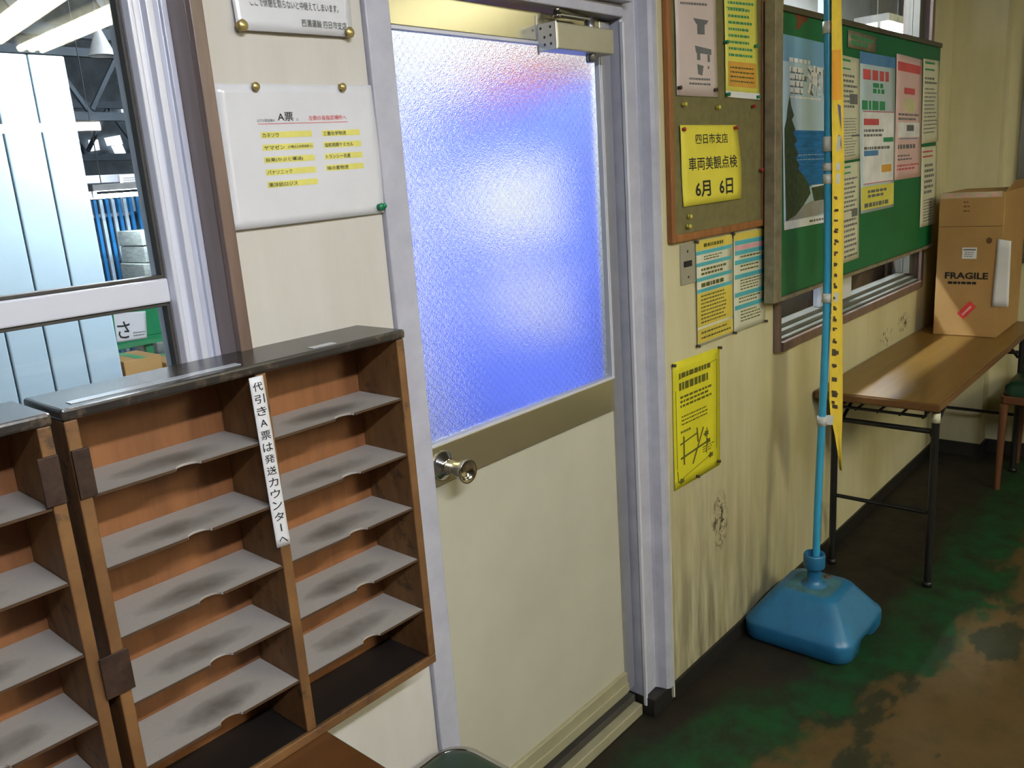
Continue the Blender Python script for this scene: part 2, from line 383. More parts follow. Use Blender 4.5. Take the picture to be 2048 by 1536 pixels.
class Sheet:
    """A sheet through four corners TL TR BR BL (world), slightly curled, with things printed on it in u (right) v (down)."""
    def __init__(s, c, curl=.002, off=.0015, bulge=0):
        s.c = [Vector(p) for p in c]; a = s.c[1]-s.c[0]; b = s.c[3]-s.c[0]; s.n = a.cross(b).normalized()
        if s.n.dot(CAM-s.c[0]) < 0: s.n = -s.n
        s.curl, s.off, s.ph, s.bulge = curl, off, random.random()*6, bulge
    def p(s, u, v, h=0):
        a = s.c[0].lerp(s.c[1], u); b = s.c[3].lerp(s.c[2], u); q = a.lerp(b, v)
        if s.bulge: q = q+(s.c[1]-s.c[0])*s.bulge*u*math.sin(math.pi*v*1.0)
        k = s.curl*(.5+.5*math.sin(s.ph+3.1*u+4.3*v))*(.35+.65*max(abs(2*u-1), abs(2*v-1)))
        return q+s.n*(s.off+k+h)
    def grid(s, mb, u0, v0, u1, v1, h, nu=6, nv=6):
        vs = [s.p(u0+(u1-u0)*i/nu, v0+(v1-v0)*j/nv, h) for j in range(nv+1) for i in range(nu+1)]
        mb.add(vs, [(j*(nu+1)+i, j*(nu+1)+i+1, (j+1)*(nu+1)+i+1, (j+1)*(nu+1)+i) for j in range(nv) for i in range(nu)], True)
    def make(s, name, mat, parent=None, nu=10, nv=10, origin=None):
        mb = MB(); s.grid(mb, 0, 0, 1, 1, 0, nu, nv)
        o = mb.build(name, mat, parent, recalc=False, origin=origin)
        if (o.data.polygons[0].normal).dot(s.n) < 0: o.data.flip_normals()
        so = o.modifiers.new('thickness', 'SOLIDIFY'); so.thickness = .0006; so.offset = -1
        s.o = o; return o
    def text(s, mb, t, u0, v0, u1, v1, h=.0005, bold=.008):
        vs, fs = text_mesh(t, bold); mb.add([s.p(u0+(u1-u0)*x, v1+(v0-v1)*y, h) for x, y in vs], fs)
    def rect(s, mb, u0, v0, u1, v1, h=.0004, nu=3, nv=3): s.grid(mb, u0, v0, u1, v1, h, nu, nv)
    def poly(s, mb, pts, h=.0004): mb.add([s.p(u, v, h) for u, v in pts], [tuple(range(len(pts)))])
    def line(s, mb, a, b, w, asp=1.0, h=.0006):
        du, dv = b[0]-a[0], (b[1]-a[1])*asp; L = math.hypot(du, dv); nx, ny = -dv/L*w/2, du/L*w/2/asp
        s.poly(mb, [(a[0]+nx, a[1]+ny), (b[0]+nx, b[1]+ny), (b[0]-nx, b[1]-ny), (a[0]-nx, a[1]-ny)], h)
    def greek(s, mb, u0, v0, u1, v1, rows, fill=.5, h=.0005, ch=.03):
        """rows of unreadable small print as broken dashes"""
        for r in range(rows):
            va = v0+(v1-v0)*(r+.22)/rows; vb = v0+(v1-v0)*(r+.22+fill)/rows; u = u0; end = u1-(random.random()*.25*(u1-u0))
            while u < end-ch*.5:
                wd = ch*(.5+random.random()*1.1); s.poly(mb, [(u, va), (min(u+wd, end), va), (min(u+wd, end), vb), (u, vb)], h); u += wd+ch*.28
    def ink(s, items):
        """items: list of (part name, material key, function(mb))"""
        for name, mk, fn in items:
            mb = MB(); fn(mb)
            lets = ('text' in name or 'print' in name or 'letter' in name or 'heading' in name and mk == 'inkred')
            for part in ([mb] if lets else mb.pieces()):
                if not part.f: continue
                o = part.build(name, M[mk], s.o, recalc=False, origin=WL[s.o])
                if o.data.polygons[0].normal.dot(s.n) < 0: o.data.flip_normals()

def px4(tl, tr, br, bl, Y): return [onY(*tl, Y), onY(*tr, Y), onY(*br, Y), onY(*bl, Y)]
def pin(px, py, Y, mk, label, r=.006):
    c = onY(px, py, Y); mb = MB()
    mb.lathe(c, (0, -1, 0), [(0, .012), (r*.75, .0115), (r, .0095), (r*.8, .006), (r*.55, .004), (r*.9, .001), (r*.9, 0), (.0006, 0), (.0006, -.002)], 14)
    return tag(mb.build('pushpin', M[mk], origin=c), label, 'pushpin', 'pushpins on the wall and boards')

# ================================================================ SETTING
H = 2.72
XL, XR, YB = -3.0, 4.80, -10.0
mb = MB(); T = .12
mb.box(XL, -1.2, 0, T, 0, H); mb.box(-1.2, .72, 0, T, 0, .92); mb.box(-1.2, .72, 0, T, 2.45, H); mb.box(.72, 1.035, 0, T, 0, H)
mb.box(1.035, 2.012, 0, T, 2.25, H); mb.box(2.012, 2.737, 0, T, 0, H); mb.box(2.737, 4.425, 0, T, 0, .969); mb.box(2.737, 4.425, 0, T, 2.50, H); mb.box(4.425, 7.5, 0, T, 0, H)
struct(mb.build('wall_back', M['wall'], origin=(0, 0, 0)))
mb = MB(); mb.box(XR, 5.05, -.235, 0, 0, H); mb.box(4.92, 5.05, -.30, -.235, 0, H); mb.box(4.92, 5.05, -1.9, -.30, 0, 1.03); mb.box(4.92, 5.05, -1.9, -.30, 2.5, H); mb.box(4.92, 5.05, YB, -1.9, 0, H)
struct(mb.build('wall_right', M['wall_plain'], origin=(0, 0, 0)))
struct(MB().box(XL-.12, XL, YB, T, 0, H).build('wall_left', M['wall_dim'], origin=(0, 0, 0)))
struct(MB().box(XL-.12, 5.05, YB-.12, YB, 0, H).build('wall_front', M['wall_dim'], origin=(0, 0, 0)))
struct(MB().box(XL-.12, 9.5, YB-.12, 10.2, -.1, 0).build('floor', M['floor'], origin=(0, 0, 0)))
struct(MB().box(XL-.12, 5.05, YB-.12, T, H, H+.1).build('ceiling', M['ceiling'], origin=(0, 0, 0)))
mb = MB().box(2.014, XR-.01, -.010, 0, 0, .058); mb.box(.0, 1.03, -.010, 0, 0, .058)
struct(mb.build('baseboard_back', M['base'], origin=(0, 0, 0), bevel=.002))
mb = MB().box(XR-.012, XR, -.247, -.010, 0, .075); mb.box(XR, 4.92, -.247, -.235, 0, .075); mb.box(4.908, 4.92, -3, -.247, 0, .075)
struct(mb.build('baseboard_right', M['base'], origin=(0, 0, 0), bevel=.002))

# ---- window_1 (left)
w1 = structure('window_1', (-.24, .06, .92))
mb = MB().box(.700, .722, -.014, 0, .90, 2.5); mb.box(-1.22, -1.2, -.014, 0, .9, 2.5); mb.box(-1.2, .70, -.014, 0, .90, .92)
mb.build('outer_casing', M['brownframe'], w1, bevel=.002)
mb = MB().box(.700, .7195, .0005, .119, .921, 2.449); mb.build('jamb_lining', M['brownreveal'], w1, bevel=.002)
# white aluminium frame with stepped ribs
prof = [(.700, .118), (.700, .050), (.690, .050), (.690, .058), (.676, .058), (.676, .046), (.664, .046), (.662, .060), (.650, .060), (.647, .052), (.640, .052), (.636, .064), (.636, .118)]
mb = MB().prism([(x, y) for x, y in prof], .921, 2.449); mb.box(-1.199, .63, .05, .118, .921, .95); mb.box(-1.199, -1.15, .05, .118, .95, 2.449)
mb.build('aluminium_frame', M['alu_white'], w1, bevel=.0015)
mb = MB().box(-1.15, .6352, .062, .100, 1.474, 1.512); mb.build('sash_rail', M['alu_white'], w1, bevel=.003)
mb = MB().box(.630, .6358, .070, .088, .951, 1.4735); mb.box(.630, .6358, .070, .088, 1.5125, 2.448)
mb.box(-1.15, .630, .068, .090, 1.5125, 1.5175); mb.box(-1.15, .630, .068, .090, 1.468, 1.4735); mb.build('glazing_gasket', M['gasket'], w1, bevel=.001)
g = MB().quad((-1.15, .08, 1.5175), (.630, .08, 1.5175), (.630, .08, 2.448), (-1.15, .08, 2.448)).build('upper_glass_pane', M['glass'], w1, recalc=False)
g = MB().quad((-1.15, .08, .951), (.630, .08, .951), (.630, .08, 1.468), (-1.15, .08, 1.468)).build('lower_glass_pane', M['glass'], w1, recalc=False)
mb = MB()
for px, py in ((363, 275), (424, 690)):
    c = onX(px, py, .700); c.x = .700; mb.lathe(c, (-1, 0, 0), [(.0045, 0), (.0045, .0012), (.002, .002), (0, .002)], 12)
mb.build('casing_screw', M['gasket'], w1)

# ---- door_1
d1 = structure('door_1', (1.5, .06, 0))
fr = structure('door_frame', (1.5, .06, 0)); fr.parent = d1; fr.location = (0, 0, 0); del fr['kind']
FB = .012
mb = MB().box(1.036, 1.094, -.012, .119, FB, 2.249); mb.build('left_jamb', M['jamb'], fr, bevel=.003)
prof = [(1.900, .118), (1.900, .034), (1.906, .028), (1.962, .030), (1.966, .020), (1.972, -.004), (1.982, -.012), (2.004, -.012), (2.004, .118)]
mb = MB().prism(prof, .058, 2.249); mb.build('right_jamb', M['jamb'], fr, bevel=.002)
MB().box(1.9005, 2.003, -.004, .117, 0, .0575).build('jamb_foot', M['base'], fr, bevel=.003)
mb = MB().box(1.8965, 1.9055, .022, .033, .03, 1.99); mb.build('stop_bead', M['alu_white'], fr, bevel=.002)
mb = MB().box(2.0045, 2.0115, -.010, .118, FB, 2.249); mb.build('wall_edge_strip', M['jambtrim'], fr, bevel=.0015)
mb = MB().box(1.0945, 1.8995, .020, .119, 2.000, 2.03); mb.box(1.0945, 1.8995, -.010, .119, 2.03, 2.249); mb.build('head_jamb', M['jamb'], fr, bevel=.003)
mb = MB().box(1.0945, 1.892, .034, .13, 0.001, .036); mb.box(1.0945, 1.892, .1005, .128, .0365, .110); mb.build('threshold', M['sill'], fr, bevel=.003)
mb = MB().box(1.0945, 1.892, .060, .100, .037, .060); mb.build('threshold_track', M['gasket'], fr, bevel=.002)
leaf = structure('door_leaf', (1.5, .08, .09)); leaf.parent = d1; leaf.location = WL[leaf]-WL[d1]; del leaf['kind']
LX0, LX1, LY0, LY1 = 1.0975, 1.893, .06, .098
GZ0, GZ1, GX0, GX1 = 1.082, 1.922, 1.148, 1.838
mb = MB().box(LX0, 1.140, LY0, LY1, .09, 1.994); mb.box(1.850, LX1, LY0, LY1, .09, 1.994)
mb.build('stile', M['alu'], leaf, bevel=.002)
mb = MB().box(1.1405, 1.8495, LY0, LY1, 1.93, 1.994); mb.build('top_rail', M['alu_warm'], leaf, bevel=.002)
mb = MB().box(1.1405, 1.8495, LY0, LY1, .983, 1.074); mb.build('lock_rail', M['alu_warm'], leaf, bevel=.002)
mb = MB().box(1.1405, 1.8495, LY0-.004, LY1, .09, .160); mb.box(1.1405, 1.8495, LY0-.009, LY0-.004, .098, .128); mb.build('bottom_rail', M['sill'], leaf, bevel=.003)
mb = MB().box(1.1405, 1.8495, LY0+.006, LY1-.006, .1605, .9825); mb.build('lower_panel', M['panel'], leaf, bevel=.001)
mb = MB().box(1.1405, 1.850, LY0-.003, LY0+.012, 1.0745, 1.082); mb.box(1.1405, 1.8495, LY0-.003, LY0+.012, 1.922, 1.9295)
mb.box(1.838, 1.843, LY0-.003, LY0+.012, 1.082, 1.922); mb.box(1.8455, 1.8498, LY0-.003, LY0+.012, 1.082, 1.922); mb.box(1.1405, 1.148, LY0-.003, LY0+.012, 1.082, 1.922)
mb.build('glazing_bead', M['alu_white'], leaf, bevel=.001)
MB().box(GX0-.004, 1.849, LY0+.013, LY0+.019, GZ0-.003, GZ1+.003).build('wired_glass_pane', M['pglass'], leaf)
mb = MB(); kc = Vector((1.186, LY0, 1.030)); kc = onY(886, 931, LY0)
kb = structure('door_knob', kc); kb.parent = d1; kb.location = kc-WL[d1]; del kb['kind']
MB().lathe(kc, (0, -1, 0), [(.033, .0), (.0335, .003), (.031, .006), (.019, .017), (.0165, .020), (.0, .020)], 40).build('rose', M['chrome'], kb)
MB().lathe(kc, (0, -1, 0), [(.0165, .018), (.0165, .040), (.018, .048), (.0235, .064), (.0262, .074), (.0268, .0775), (.0258, .0785), (.018, .070), (.010, .066), (.0, .0655)], 40).build('grip', M['chrome'], kb)
MB().lathe(kc+Vector((-.0155, -.030, -.006)), (-1, 0, 0), [(.0032, 0), (.0032, .0014), (.002, .002), (0, .002)], 14).build('release_pin', M['steel'], kb)

# door closer
cl = structure('door_closer', (1.71, .04, 1.94)); cl.parent = d1; cl.location = WL[cl]-WL[d1]; del cl['kind']
MB().box(1.606, 1.832, .006, .0585, 1.906, 1.964).build('closer_body', M['closer'], cl, bevel=.003)
mb = MB().box(1.600, 1.6055, .0045, .0585, 1.9045, 1.966); mb.build('end_plate', M['alu'], cl, bevel=.002)
mb = MB().box(1.597, 1.6035, .0585, .0597, 1.900, 1.985); mb.build('mounting_flange', M['alu'], cl, bevel=.0005)
mb = MB()
for dy, dz in ((.016, .014), (.034, .014), (.016, .032), (.034, .030), (.044, .050), (.016, .050)):
    mb.lathe((1.600, .0045+dy, 1.9045+dz), (-1, 0, 0), [(.0032, 0), (.0028, .0008), (0, .0008)], 12)
mb.build('plate_screw', M['gasket'], cl)
MB().lathe((1.765, .03, 1.906), (0, 0, -1), [(.012, 0), (.012, .016), (.010, .019), (0, .019)], 24).build('lower_spindle_cap', M['steel'], cl)
pv = Vector((1.765, .03, 1.964)); el = onZ(1113, 24, 1.992); bk = onZ(1236, 52, 2.000)
MB().lathe(pv, (0, 0, 1), [(.013, 0), (.013, .016), (.009, .020), (.009, .026), (0, .027)], 20).build('spindle', M['steel'], cl)
MB().bar(pv+Vector((0, 0, .020)), el+Vector((0, 0, -.006)), .018, .006).build('main_arm', M['steel'], cl, bevel=.002)
mb = MB().bar(el+Vector((0, 0, .004)), bk, .014, .010); mb.tube([el.lerp(bk, .42), el.lerp(bk, .98)], .0085, 12); mb.build('forearm', M['alu_warm'], cl, bevel=.002)
MB().lathe(el+Vector((0, 0, -.014)), (0, 0, 1), [(.0, 0), (.010, .001), (.010, .010), (.0075, .011), (.0075, .026), (.009, .027), (.009, .034), (0, .037)], 20).build('elbow_bolt', M['chrome'], cl)
mb = MB().box(bk.x-.014, bk.x+.012, bk.y-.010, .0195 if bk.y < .0 else bk.y+.012, bk.z-.004, bk.z+.004)
mb.lathe(bk+Vector((0, 0, -.018)), (0, 0, 1), [(0, 0), (.008, .001), (.009, .010), (.012, .012), (.012, .022), (.006, .024), (0, .024)], 18)
mb.lathe(bk+Vector((-.014, -.004, -.016)), (0, 0, 1), [(0, 0), (.006, .001), (.007, .010), (0, .012)], 16); mb.build('frame_shoe', M['closer'], cl, bevel=.001)

# ---- window_2 (behind the green board)
w2 = structure('window_2', (3.58, .06, .97))
A, B = 2.737, 4.425
mb = MB().box(A-.0, A+.036, -.016, -.0005, .969, 2.5); mb.box(B-.036, B, -.016, -.0005, .969, 2.5); mb.box(A+.036, B-.036, -.024, -.0005, .969, 1.003)
mb.box(A+.0005, A+.02, .0005, .119, .9695, 2.499); mb.box(B-.02, B-.0005, .0005, .119, .9695, 2.499); mb.box(A+.02, B-.02, -.0005, .119, .9695, .985)
mb.build('wooden_casing', M['brownframe'], w2, bevel=.003)
mb = MB().box(A+.036, B-.021, -.004, .02, 1.0035, 1.012); mb.box(A+.021, B-.021, .02, .045, .986, 1.026); mb.box(A+.021, B-.021, .05, .10, .986, 1.04)
mb.box(A+.021, A+.05, .03, .10, 1.041, 2.49); mb.box(B-.07, B-.021, .03, .06, 1.041, 2.49); mb.box(B-.055, B-.03, .065, .10, 1.041, 2.49)
mb.build('sill_track', M['dulltrack'], w2, bevel=.002)
mb = MB().box(3.30, 3.36, .055, .085, 1.041, 2.49); mb.box(3.40, 3.44, .088, .10, 1.041, 2.49); mb.build('meeting_stile', M['alu_white'], w2, bevel=.002)
MB().quad((A+.05, .07, 1.041), (B-.07, .07, 1.041), (B-.07, .07, 2.49), (A+.05, .07, 2.49)).build('glass_pane', M['glass'], w2, recalc=False)

# ---- window_3 (right wall)
w3 = structure('window_3', (4.98, -1.1, 1.03))
mb = MB().box(4.90, 4.98, -.345, -.2995, 1.031, 2.499); mb.box(4.90, 4.98, -1.8995, -.346, 1.031, 1.06); mb.build('outer_frame', M['steel'], w3, bevel=.003)
mb = MB().box(4.925, 4.95, -.365, -.346, 1.061, 2.49); mb.build('sash_stile', M['greyframe'], w3, bevel=.002)
mb = MB().box(4.915, 4.955, -1.89, -.3655, 1.945, 1.975); mb.build('mid_rail', M['alu_white'], w3, bevel=.002)
MB().quad((4.94, -.3655, 1.061), (4.94, -1.89, 1.061), (4.94, -1.89, 2.49), (4.94, -.3655, 2.49)).build('glass_pane', M['glass'], w3, recalc=False)

# ================================================================ LAMPS IN THE ROOM
def lamp(name, a, b, tubemat, label, n=2, gap=.09, hang=0, grp='fluorescent lamps over the room', r=.016):
    a, b = Vector(a), Vector(b); c = (a+b)/2; t = thing(name, c, label, 'lamp', grp); d = (b-a).normalized(); sd = d.cross(Vector((0, 0, 1))).normalized()
    MB().bar(a-d*.03+Vector((0, 0, .065)), b+d*.03+Vector((0, 0, .065)), gap*n+.05, .05).build('housing', M['lampbody'], t, bevel=.004)
    for k in range(n):
        o = sd*gap*(k-(n-1)/2); MB().tube([a+o, b+o], r, 14).build('fluorescent_tube', tubemat, t)
        for e in (a, b): MB().bar(e+o+Vector((0, 0, -.01)), e+o+Vector((0, 0, .045)), .035, .02).build('tube_socket', M['lampbody'], t)
    if hang:
        mb = MB()
        for e in (a.lerp(b, .15), a.lerp(b, .85)): mb.tube([e+Vector((0, 0, .09)), Vector((e.x, e.y, hang))], .004, 6)
        mb.build('hanger_rod', M['steel'], t)
    return t
def mirrored(px, py, z, yg=.08):
    p = onZ(px, py, z); p.y = 2*yg-p.y; return p
def room_lamp(pa, pb, z, mat, label, length=1.3, n=2, gap=.062, r=.019):
    a, b = mirrored(*pa, z), mirrored(*pb, z); d = (b-a).normalized(); lamp('fluorescent_lamp', a, a+d*length, mat, label, n, gap, H, r=r)
room_lamp((62, 98), (262, 12), 2.60, M['tube_room'], 'ceiling fluorescent lamp whose slanting reflection shows in the left window', 1.7, 3)
room_lamp((-25, 80), (85, 0), 2.60, M['tube_room'], 'ceiling fluorescent lamp glaring in the top left corner of the left window', 1.3, 3)
_a, _b = mirrored(800, 14, 2.6, .06), mirrored(935, 36, 2.6, .06); _c = (_a+_b)/2
lamp('fluorescent_lamp', (_c.x, _c.y-.65, 2.60), (_c.x, _c.y+.65, 2.60), M['tube_warm'], 'ceiling fluorescent lamp mirrored in the top rail of the door', 2, .062, H, r=.019)
lamp('fluorescent_lamp', (-.35, -2.15, 2.62), (.85, -2.15, 2.62), M['fill_near'], 'unseen daylight fluorescent lamp added in front of the left window and shelves', 2, .07, H, r=.019)  # added lamp out of view, makes the light fall off from upper left
room_lamp((200, 252), (0, 258), 2.30, M['tube_far'], 'far fluorescent lamp whose level reflection crosses the left window', 1.2, 1, r=.034)

# ================================================================ BEHIND THE WALL
struct(MB().box(2.25, 9.4, 1.6, 1.7, 0, 3.2).build('wall_middle', M['palewall'], origin=(0, 0, 0)))
struct(MB().box(XL, 9.4, 9.6, 9.7, 0, 4.4).build('wall_far', M['warehouse'], origin=(0, 0, 0)))
struct(MB().box(9.4, 9.5, T, 9.7, 0, 4.4).build('wall_side', M['warehouse'], origin=(0, 0, 0)))
struct(MB().box(XL, 9.5, 1.7, 9.7, 4.4, 4.5).build('ceiling', M['darkmetal'], origin=(0, 0, 0)))
# pale steel partition outside the left window
xr = (onY(138, 110, 1.0).x+onY(235, 700, 1.0).x)/2; zt = onY(70, 109, 1.0).z
pt = thing('steel_partition', (-.6, 1.0, 0), 'pale grey steel partition of upright panels outside the left window', 'partition')
xs = [xr-.003-.086*i for i in range(22)]
for i in range(len(xs)-1):
    if i < 20: MB().box(xs[i+1]+.0015, xs[i]-.0015, 1.0, 1.045, .04, zt).build('upright_panel', M['partition'], pt, bevel=.004)
MB().box(xs[20], xr, 1.003, 1.043, 0, .0395).build('bottom_rail', M['alu'], pt)
# blue covered cabinet behind the door glass
BX = 2.05
bl = thing('storage_cabinet', (2.5, .75, 0), 'large blue cabinet seen blurred through the wired door glass', 'cabinet')
MB().box(BX, 2.75, .22, 1.05, .03, 1.885).build('cabinet_body', M['blue'], bl, bevel=.02)
MB().box(BX+.03, 2.72, .25, 1.02, 0, .0295).build('plinth', M['blackmetal'], bl)
MB().box(BX-.012, BX-.0005, .23, .56, .06, 1.86).build('cabinet_door', M['blue'], bl, bevel=.004)
MB().box(BX-.012, BX-.0005, .564, 1.04, .06, 1.86).build('cabinet_door', M['blue'], bl, bevel=.004)
tag(MB().box(BX-.018, BX-.0125, .37, .80, 1.43, 1.69).build('white_patch', M['palewall'], bevel=.001), 'upper white patch on the blue cabinet, blurred through the door glass', 'sheet of paper')  # thin white patch set against the cabinet doors
tag(MB().box(BX-.018, BX-.0125, .36, .70, 1.13, 1.37).build('white_patch', M['bluegrey'], bevel=.001), 'lower, fainter white patch on the blue cabinet behind the door', 'sheet of paper')  # thin pale lavender patch below it
rb = thing('storage_box', (2.22, .6, 1.886), 'red box on top of the blue cabinet behind the door glass', 'box')
MB().box(2.08, 2.36, .47, .72, 1.886, 1.955).build('box_body', M['red'], rb, bevel=.006); MB().box(2.075, 2.365, .465, .725, 1.9555, 1.97).build('box_lid', M['red'], rb, bevel=.004)
lamp('fluorescent_lamp', (.85, .62, 2.15), (1.5, .62, 2.15), M['fill_cor'], 'unseen fluorescent lamp added behind the wall to light the blue cabinet', 2, .09, 3.0, 'fluorescent lamps behind the wall')  # added lamp, hung low out of view to light the cabinet face
lamp('fluorescent_lamp', (2.5, 1.05, 2.9), (3.9, 1.05, 2.9), M['fill_cor'], 'unseen fluorescent lamp added behind the wall to brighten the white corridor wall', 2, .09, 3.2, 'fluorescent lamps behind the wall')  # out-of-view lamp added to whiten the wall behind the door glass
lamp('fluorescent_lamp', (-.5, .45, 2.62), (.5, .45, 2.62), M['fill_par'], 'unseen fluorescent lamp added behind the wall to light the steel partition', 1, .09, 3.0, 'fluorescent lamps behind the wall')  # lamp added out of view for the partition panels
c = onY(1770, 66, .85)
lamp('fluorescent_lamp', (c.x-.25, .85, c.z), (c.x+.35, .85, c.z), M['tube_store'], 'bright lamp showing above the green board through the far window', 2, .09, 3.0, 'fluorescent lamps behind the wall')
struct(MB().box(XL, 9.4, T, 1.7, 3.2, 3.3).build('ceiling', M['palewall'], origin=(0, 0, 0)))
lc = thing('backing_cupboard', (3.9, .4, 0), 'dark low cupboard added to darken the far window below the green board', 'cupboard')  # invented dark block, put here so the lower far window looks dark
MB().box(3.0, 6.2, .2, .7, .05, 1.22).build('cupboard_body', M['darkcup'], lc, bevel=.006)
for k in range(4): MB().box(3.005+k*.8, 3.795+k*.8, .183, .1995, .06, 1.21).build('door', M['darkcup'], lc, bevel=.004)
MB().box(3.0, 6.2, .22, .68, 0, .0495).build('plinth', M['blackmetal'], lc)
_p, _q = onY(1690, 583, .02), onY(1716, 548, .02)
tag(MB().box(_p.x, _q.x, .0465, .0495, 1.041, _q.z).build('white_card', M['paper']), 'small white card standing behind the sill track under the green board', 'card')
# warehouse goods
lamp('fluorescent_lamp', (2.6, 4.0, 4.0), (5.2, 4.0, 4.0), M['tube_store'], 'unseen high fluorescent lamp added to light the warehouse beyond the left window', 2, .09, 4.4, 'fluorescent lamps behind the wall')  # extra lamp above the view, added to brighten the warehouse
a, b = onY(186, 394, 5.6), onY(318, 380, 5.6)
lamp('fluorescent_lamp', (a.x, 5.6, a.z), (b.x, 5.6, a.z+.005), M['tube_store'], 'bright fluorescent tube hanging before the blue racks outside the left window', 2, .07, 4.4, 'fluorescent lamps behind the wall')
def rack(x0, x1, y, z1, label):
    t = thing('storage_rack', ((x0+x1)/2, y+.4, 0), label, 'rack', 'blue racks in the warehouse')
    n = 11
    for i in range(n):
        x = x0+(x1-x0)*i/(n-1)
        for yy in (y, y+.8): MB().box(x-.014, x+.014, yy-.014, yy+.014, 0, z1).build('upright', M['rackblue'] if (i+(yy > y)) % 2 == 0 else M['rackpale'], t)
    for z in (.3, .75, 1.15, 1.55):
        if z < z1: MB().box(x0+.015, x1-.015, y+.015, y+.785, z, z+.03).build('rack_shelf', M['steel'], t)
    return t
a = onY(196, 400, 6.6); b = onY(270, 400, 6.6); c2 = onY(345, 400, 6.6)
rack(a.x-.25, b.x-.05, 6.6, a.z, 'blue storage rack nearer the steel partition in the warehouse'); rack(b.x+.02, c2.x+.2, 6.6, a.z+.02, 'blue storage rack further right in the warehouse')
r2 = random.Random(3); k = 0
P0 = onY(275, 550, 5.9); P1 = onY(330, 550, 5.9); ptop = onY(300, 455, 5.9)
st = thing('goods_stack', ((P0.x+P1.x)/2, 5.9, 0), 'tall stack of wrapped goods on a pallet beyond the left window', 'stack of goods')
MB().box(P0.x-.04, P1.x+.04, 5.7, 6.2, 0, .12).build('pallet', M['warewood'], st, bevel=.005)
z = .121; zt2 = ptop.z
while z < zt2-.06:
    hh = r2.uniform(.09, .17); j = r2.uniform(-.02, .02); MB().box(P0.x+j, P1.x+j, 5.73, 6.17, z, min(z+hh, zt2)-.004).build('wrapped_layer', M['wrap'], st, bevel=.008); z += hh
# green cart with paper, carton
Yc = 3.0
g0 = onY(222, 612, Yc); g1 = onY(366, 640, Yc); g2 = onY(240, 765, Yc)
gc = thing('roll_cart', ((g0.x+g1.x)/2, Yc+.3, 0), 'green steel cart beyond the lower pane of the left window', 'cart')
zt3 = onY(300, 612, Yc).z; zb3 = onY(300, 688, Yc).z
MB().box(g0.x-.15, g1.x+.25, Yc, Yc+.025, zb3+.045, zt3).build('side_panel', M['greencart'], gc, bevel=.003)
MB().box(g0.x-.15, g1.x+.25, Yc-.002, Yc+.03, zb3+.0, zb3+.0445).build('lower_rail', M['greencart'], gc, bevel=.003)
for x in (g0.x-.13, g1.x+.23, g0.x+.17): MB().box(x-.02, x+.02, Yc+.031, Yc+.061, .36, zt3).build('post', M['greencart'], gc, bevel=.002)
MB().box(g0.x-.2, g1.x+.3, Yc-.45, Yc+.6, .30, .359).build('cart_bed', M['warewood'], gc, bevel=.004)
for sx in (g0.x-.1, g1.x+.2):
    for sy in (Yc-.35, Yc+.5): MB().lathe((sx-.02, sy, .1495), (1, 0, 0), [(0, 0), (.1485, 0), (.1485, .04), (0, .04)], 20).build('wheel', M['blackmetal'], gc)
sh = Sheet([onY(226, 627, Yc-.004), onY(291, 622, Yc-.004), onY(294, 676, Yc-.004), onY(234, 685, Yc-.004)], .001)
tag(sh.make('paper_sign', M['paper']), 'white paper sign with one large character on the green cart', 'sign')
sh.ink([('printed_text', 'ink', lambda mb: sh.text(mb, 'さ', .06, .30, .46, .90, .002)), ('small_print', 'inkgrey', lambda mb: sh.greek(mb, .55, .70, .95, .9, 2))])
def carton(p0, p1, depth, zt, zb, label):
    t = thing('cardboard_box', ((p0+p1)/2, Yc-.2, zb), label, 'box', 'cartons on the green cart')
    MB().box(p0, p1, Yc-.2-depth, Yc-.2, zb, zt).build('carton_body', M['card'], t, bevel=.004)
    mx = (p0+p1)/2; MB().box(mx-.02, mx+.02, Yc-.2-depth-.0008, Yc-.2, zt+.0005, zt+.0012).build('sealing_tape', M['inkgreen'], t)
    MB().box(mx-.03, mx+.05, Yc-.2-depth-.002, Yc-.2-depth-.0005, zb+(zt-zb)*.45, zb+(zt-zb)*.62).build('printed_label', M['inkblue'], t)
    return t
ca, cb = onY(248, 730, Yc-.45), onY(322, 712, Yc-.45); carton(ca.x, cb.x, .25, onY(290, 715, Yc-.45).z, .36, 'open cardboard box at the left on the green cart')
cc, cdx = onY(334, 735, Yc-.45), onY(420, 735, Yc-.45); carton(cc.x, cdx.x, .25, onY(350, 722, Yc-.45).z, .36, 'second cardboard box on the green cart, beside the window frame')
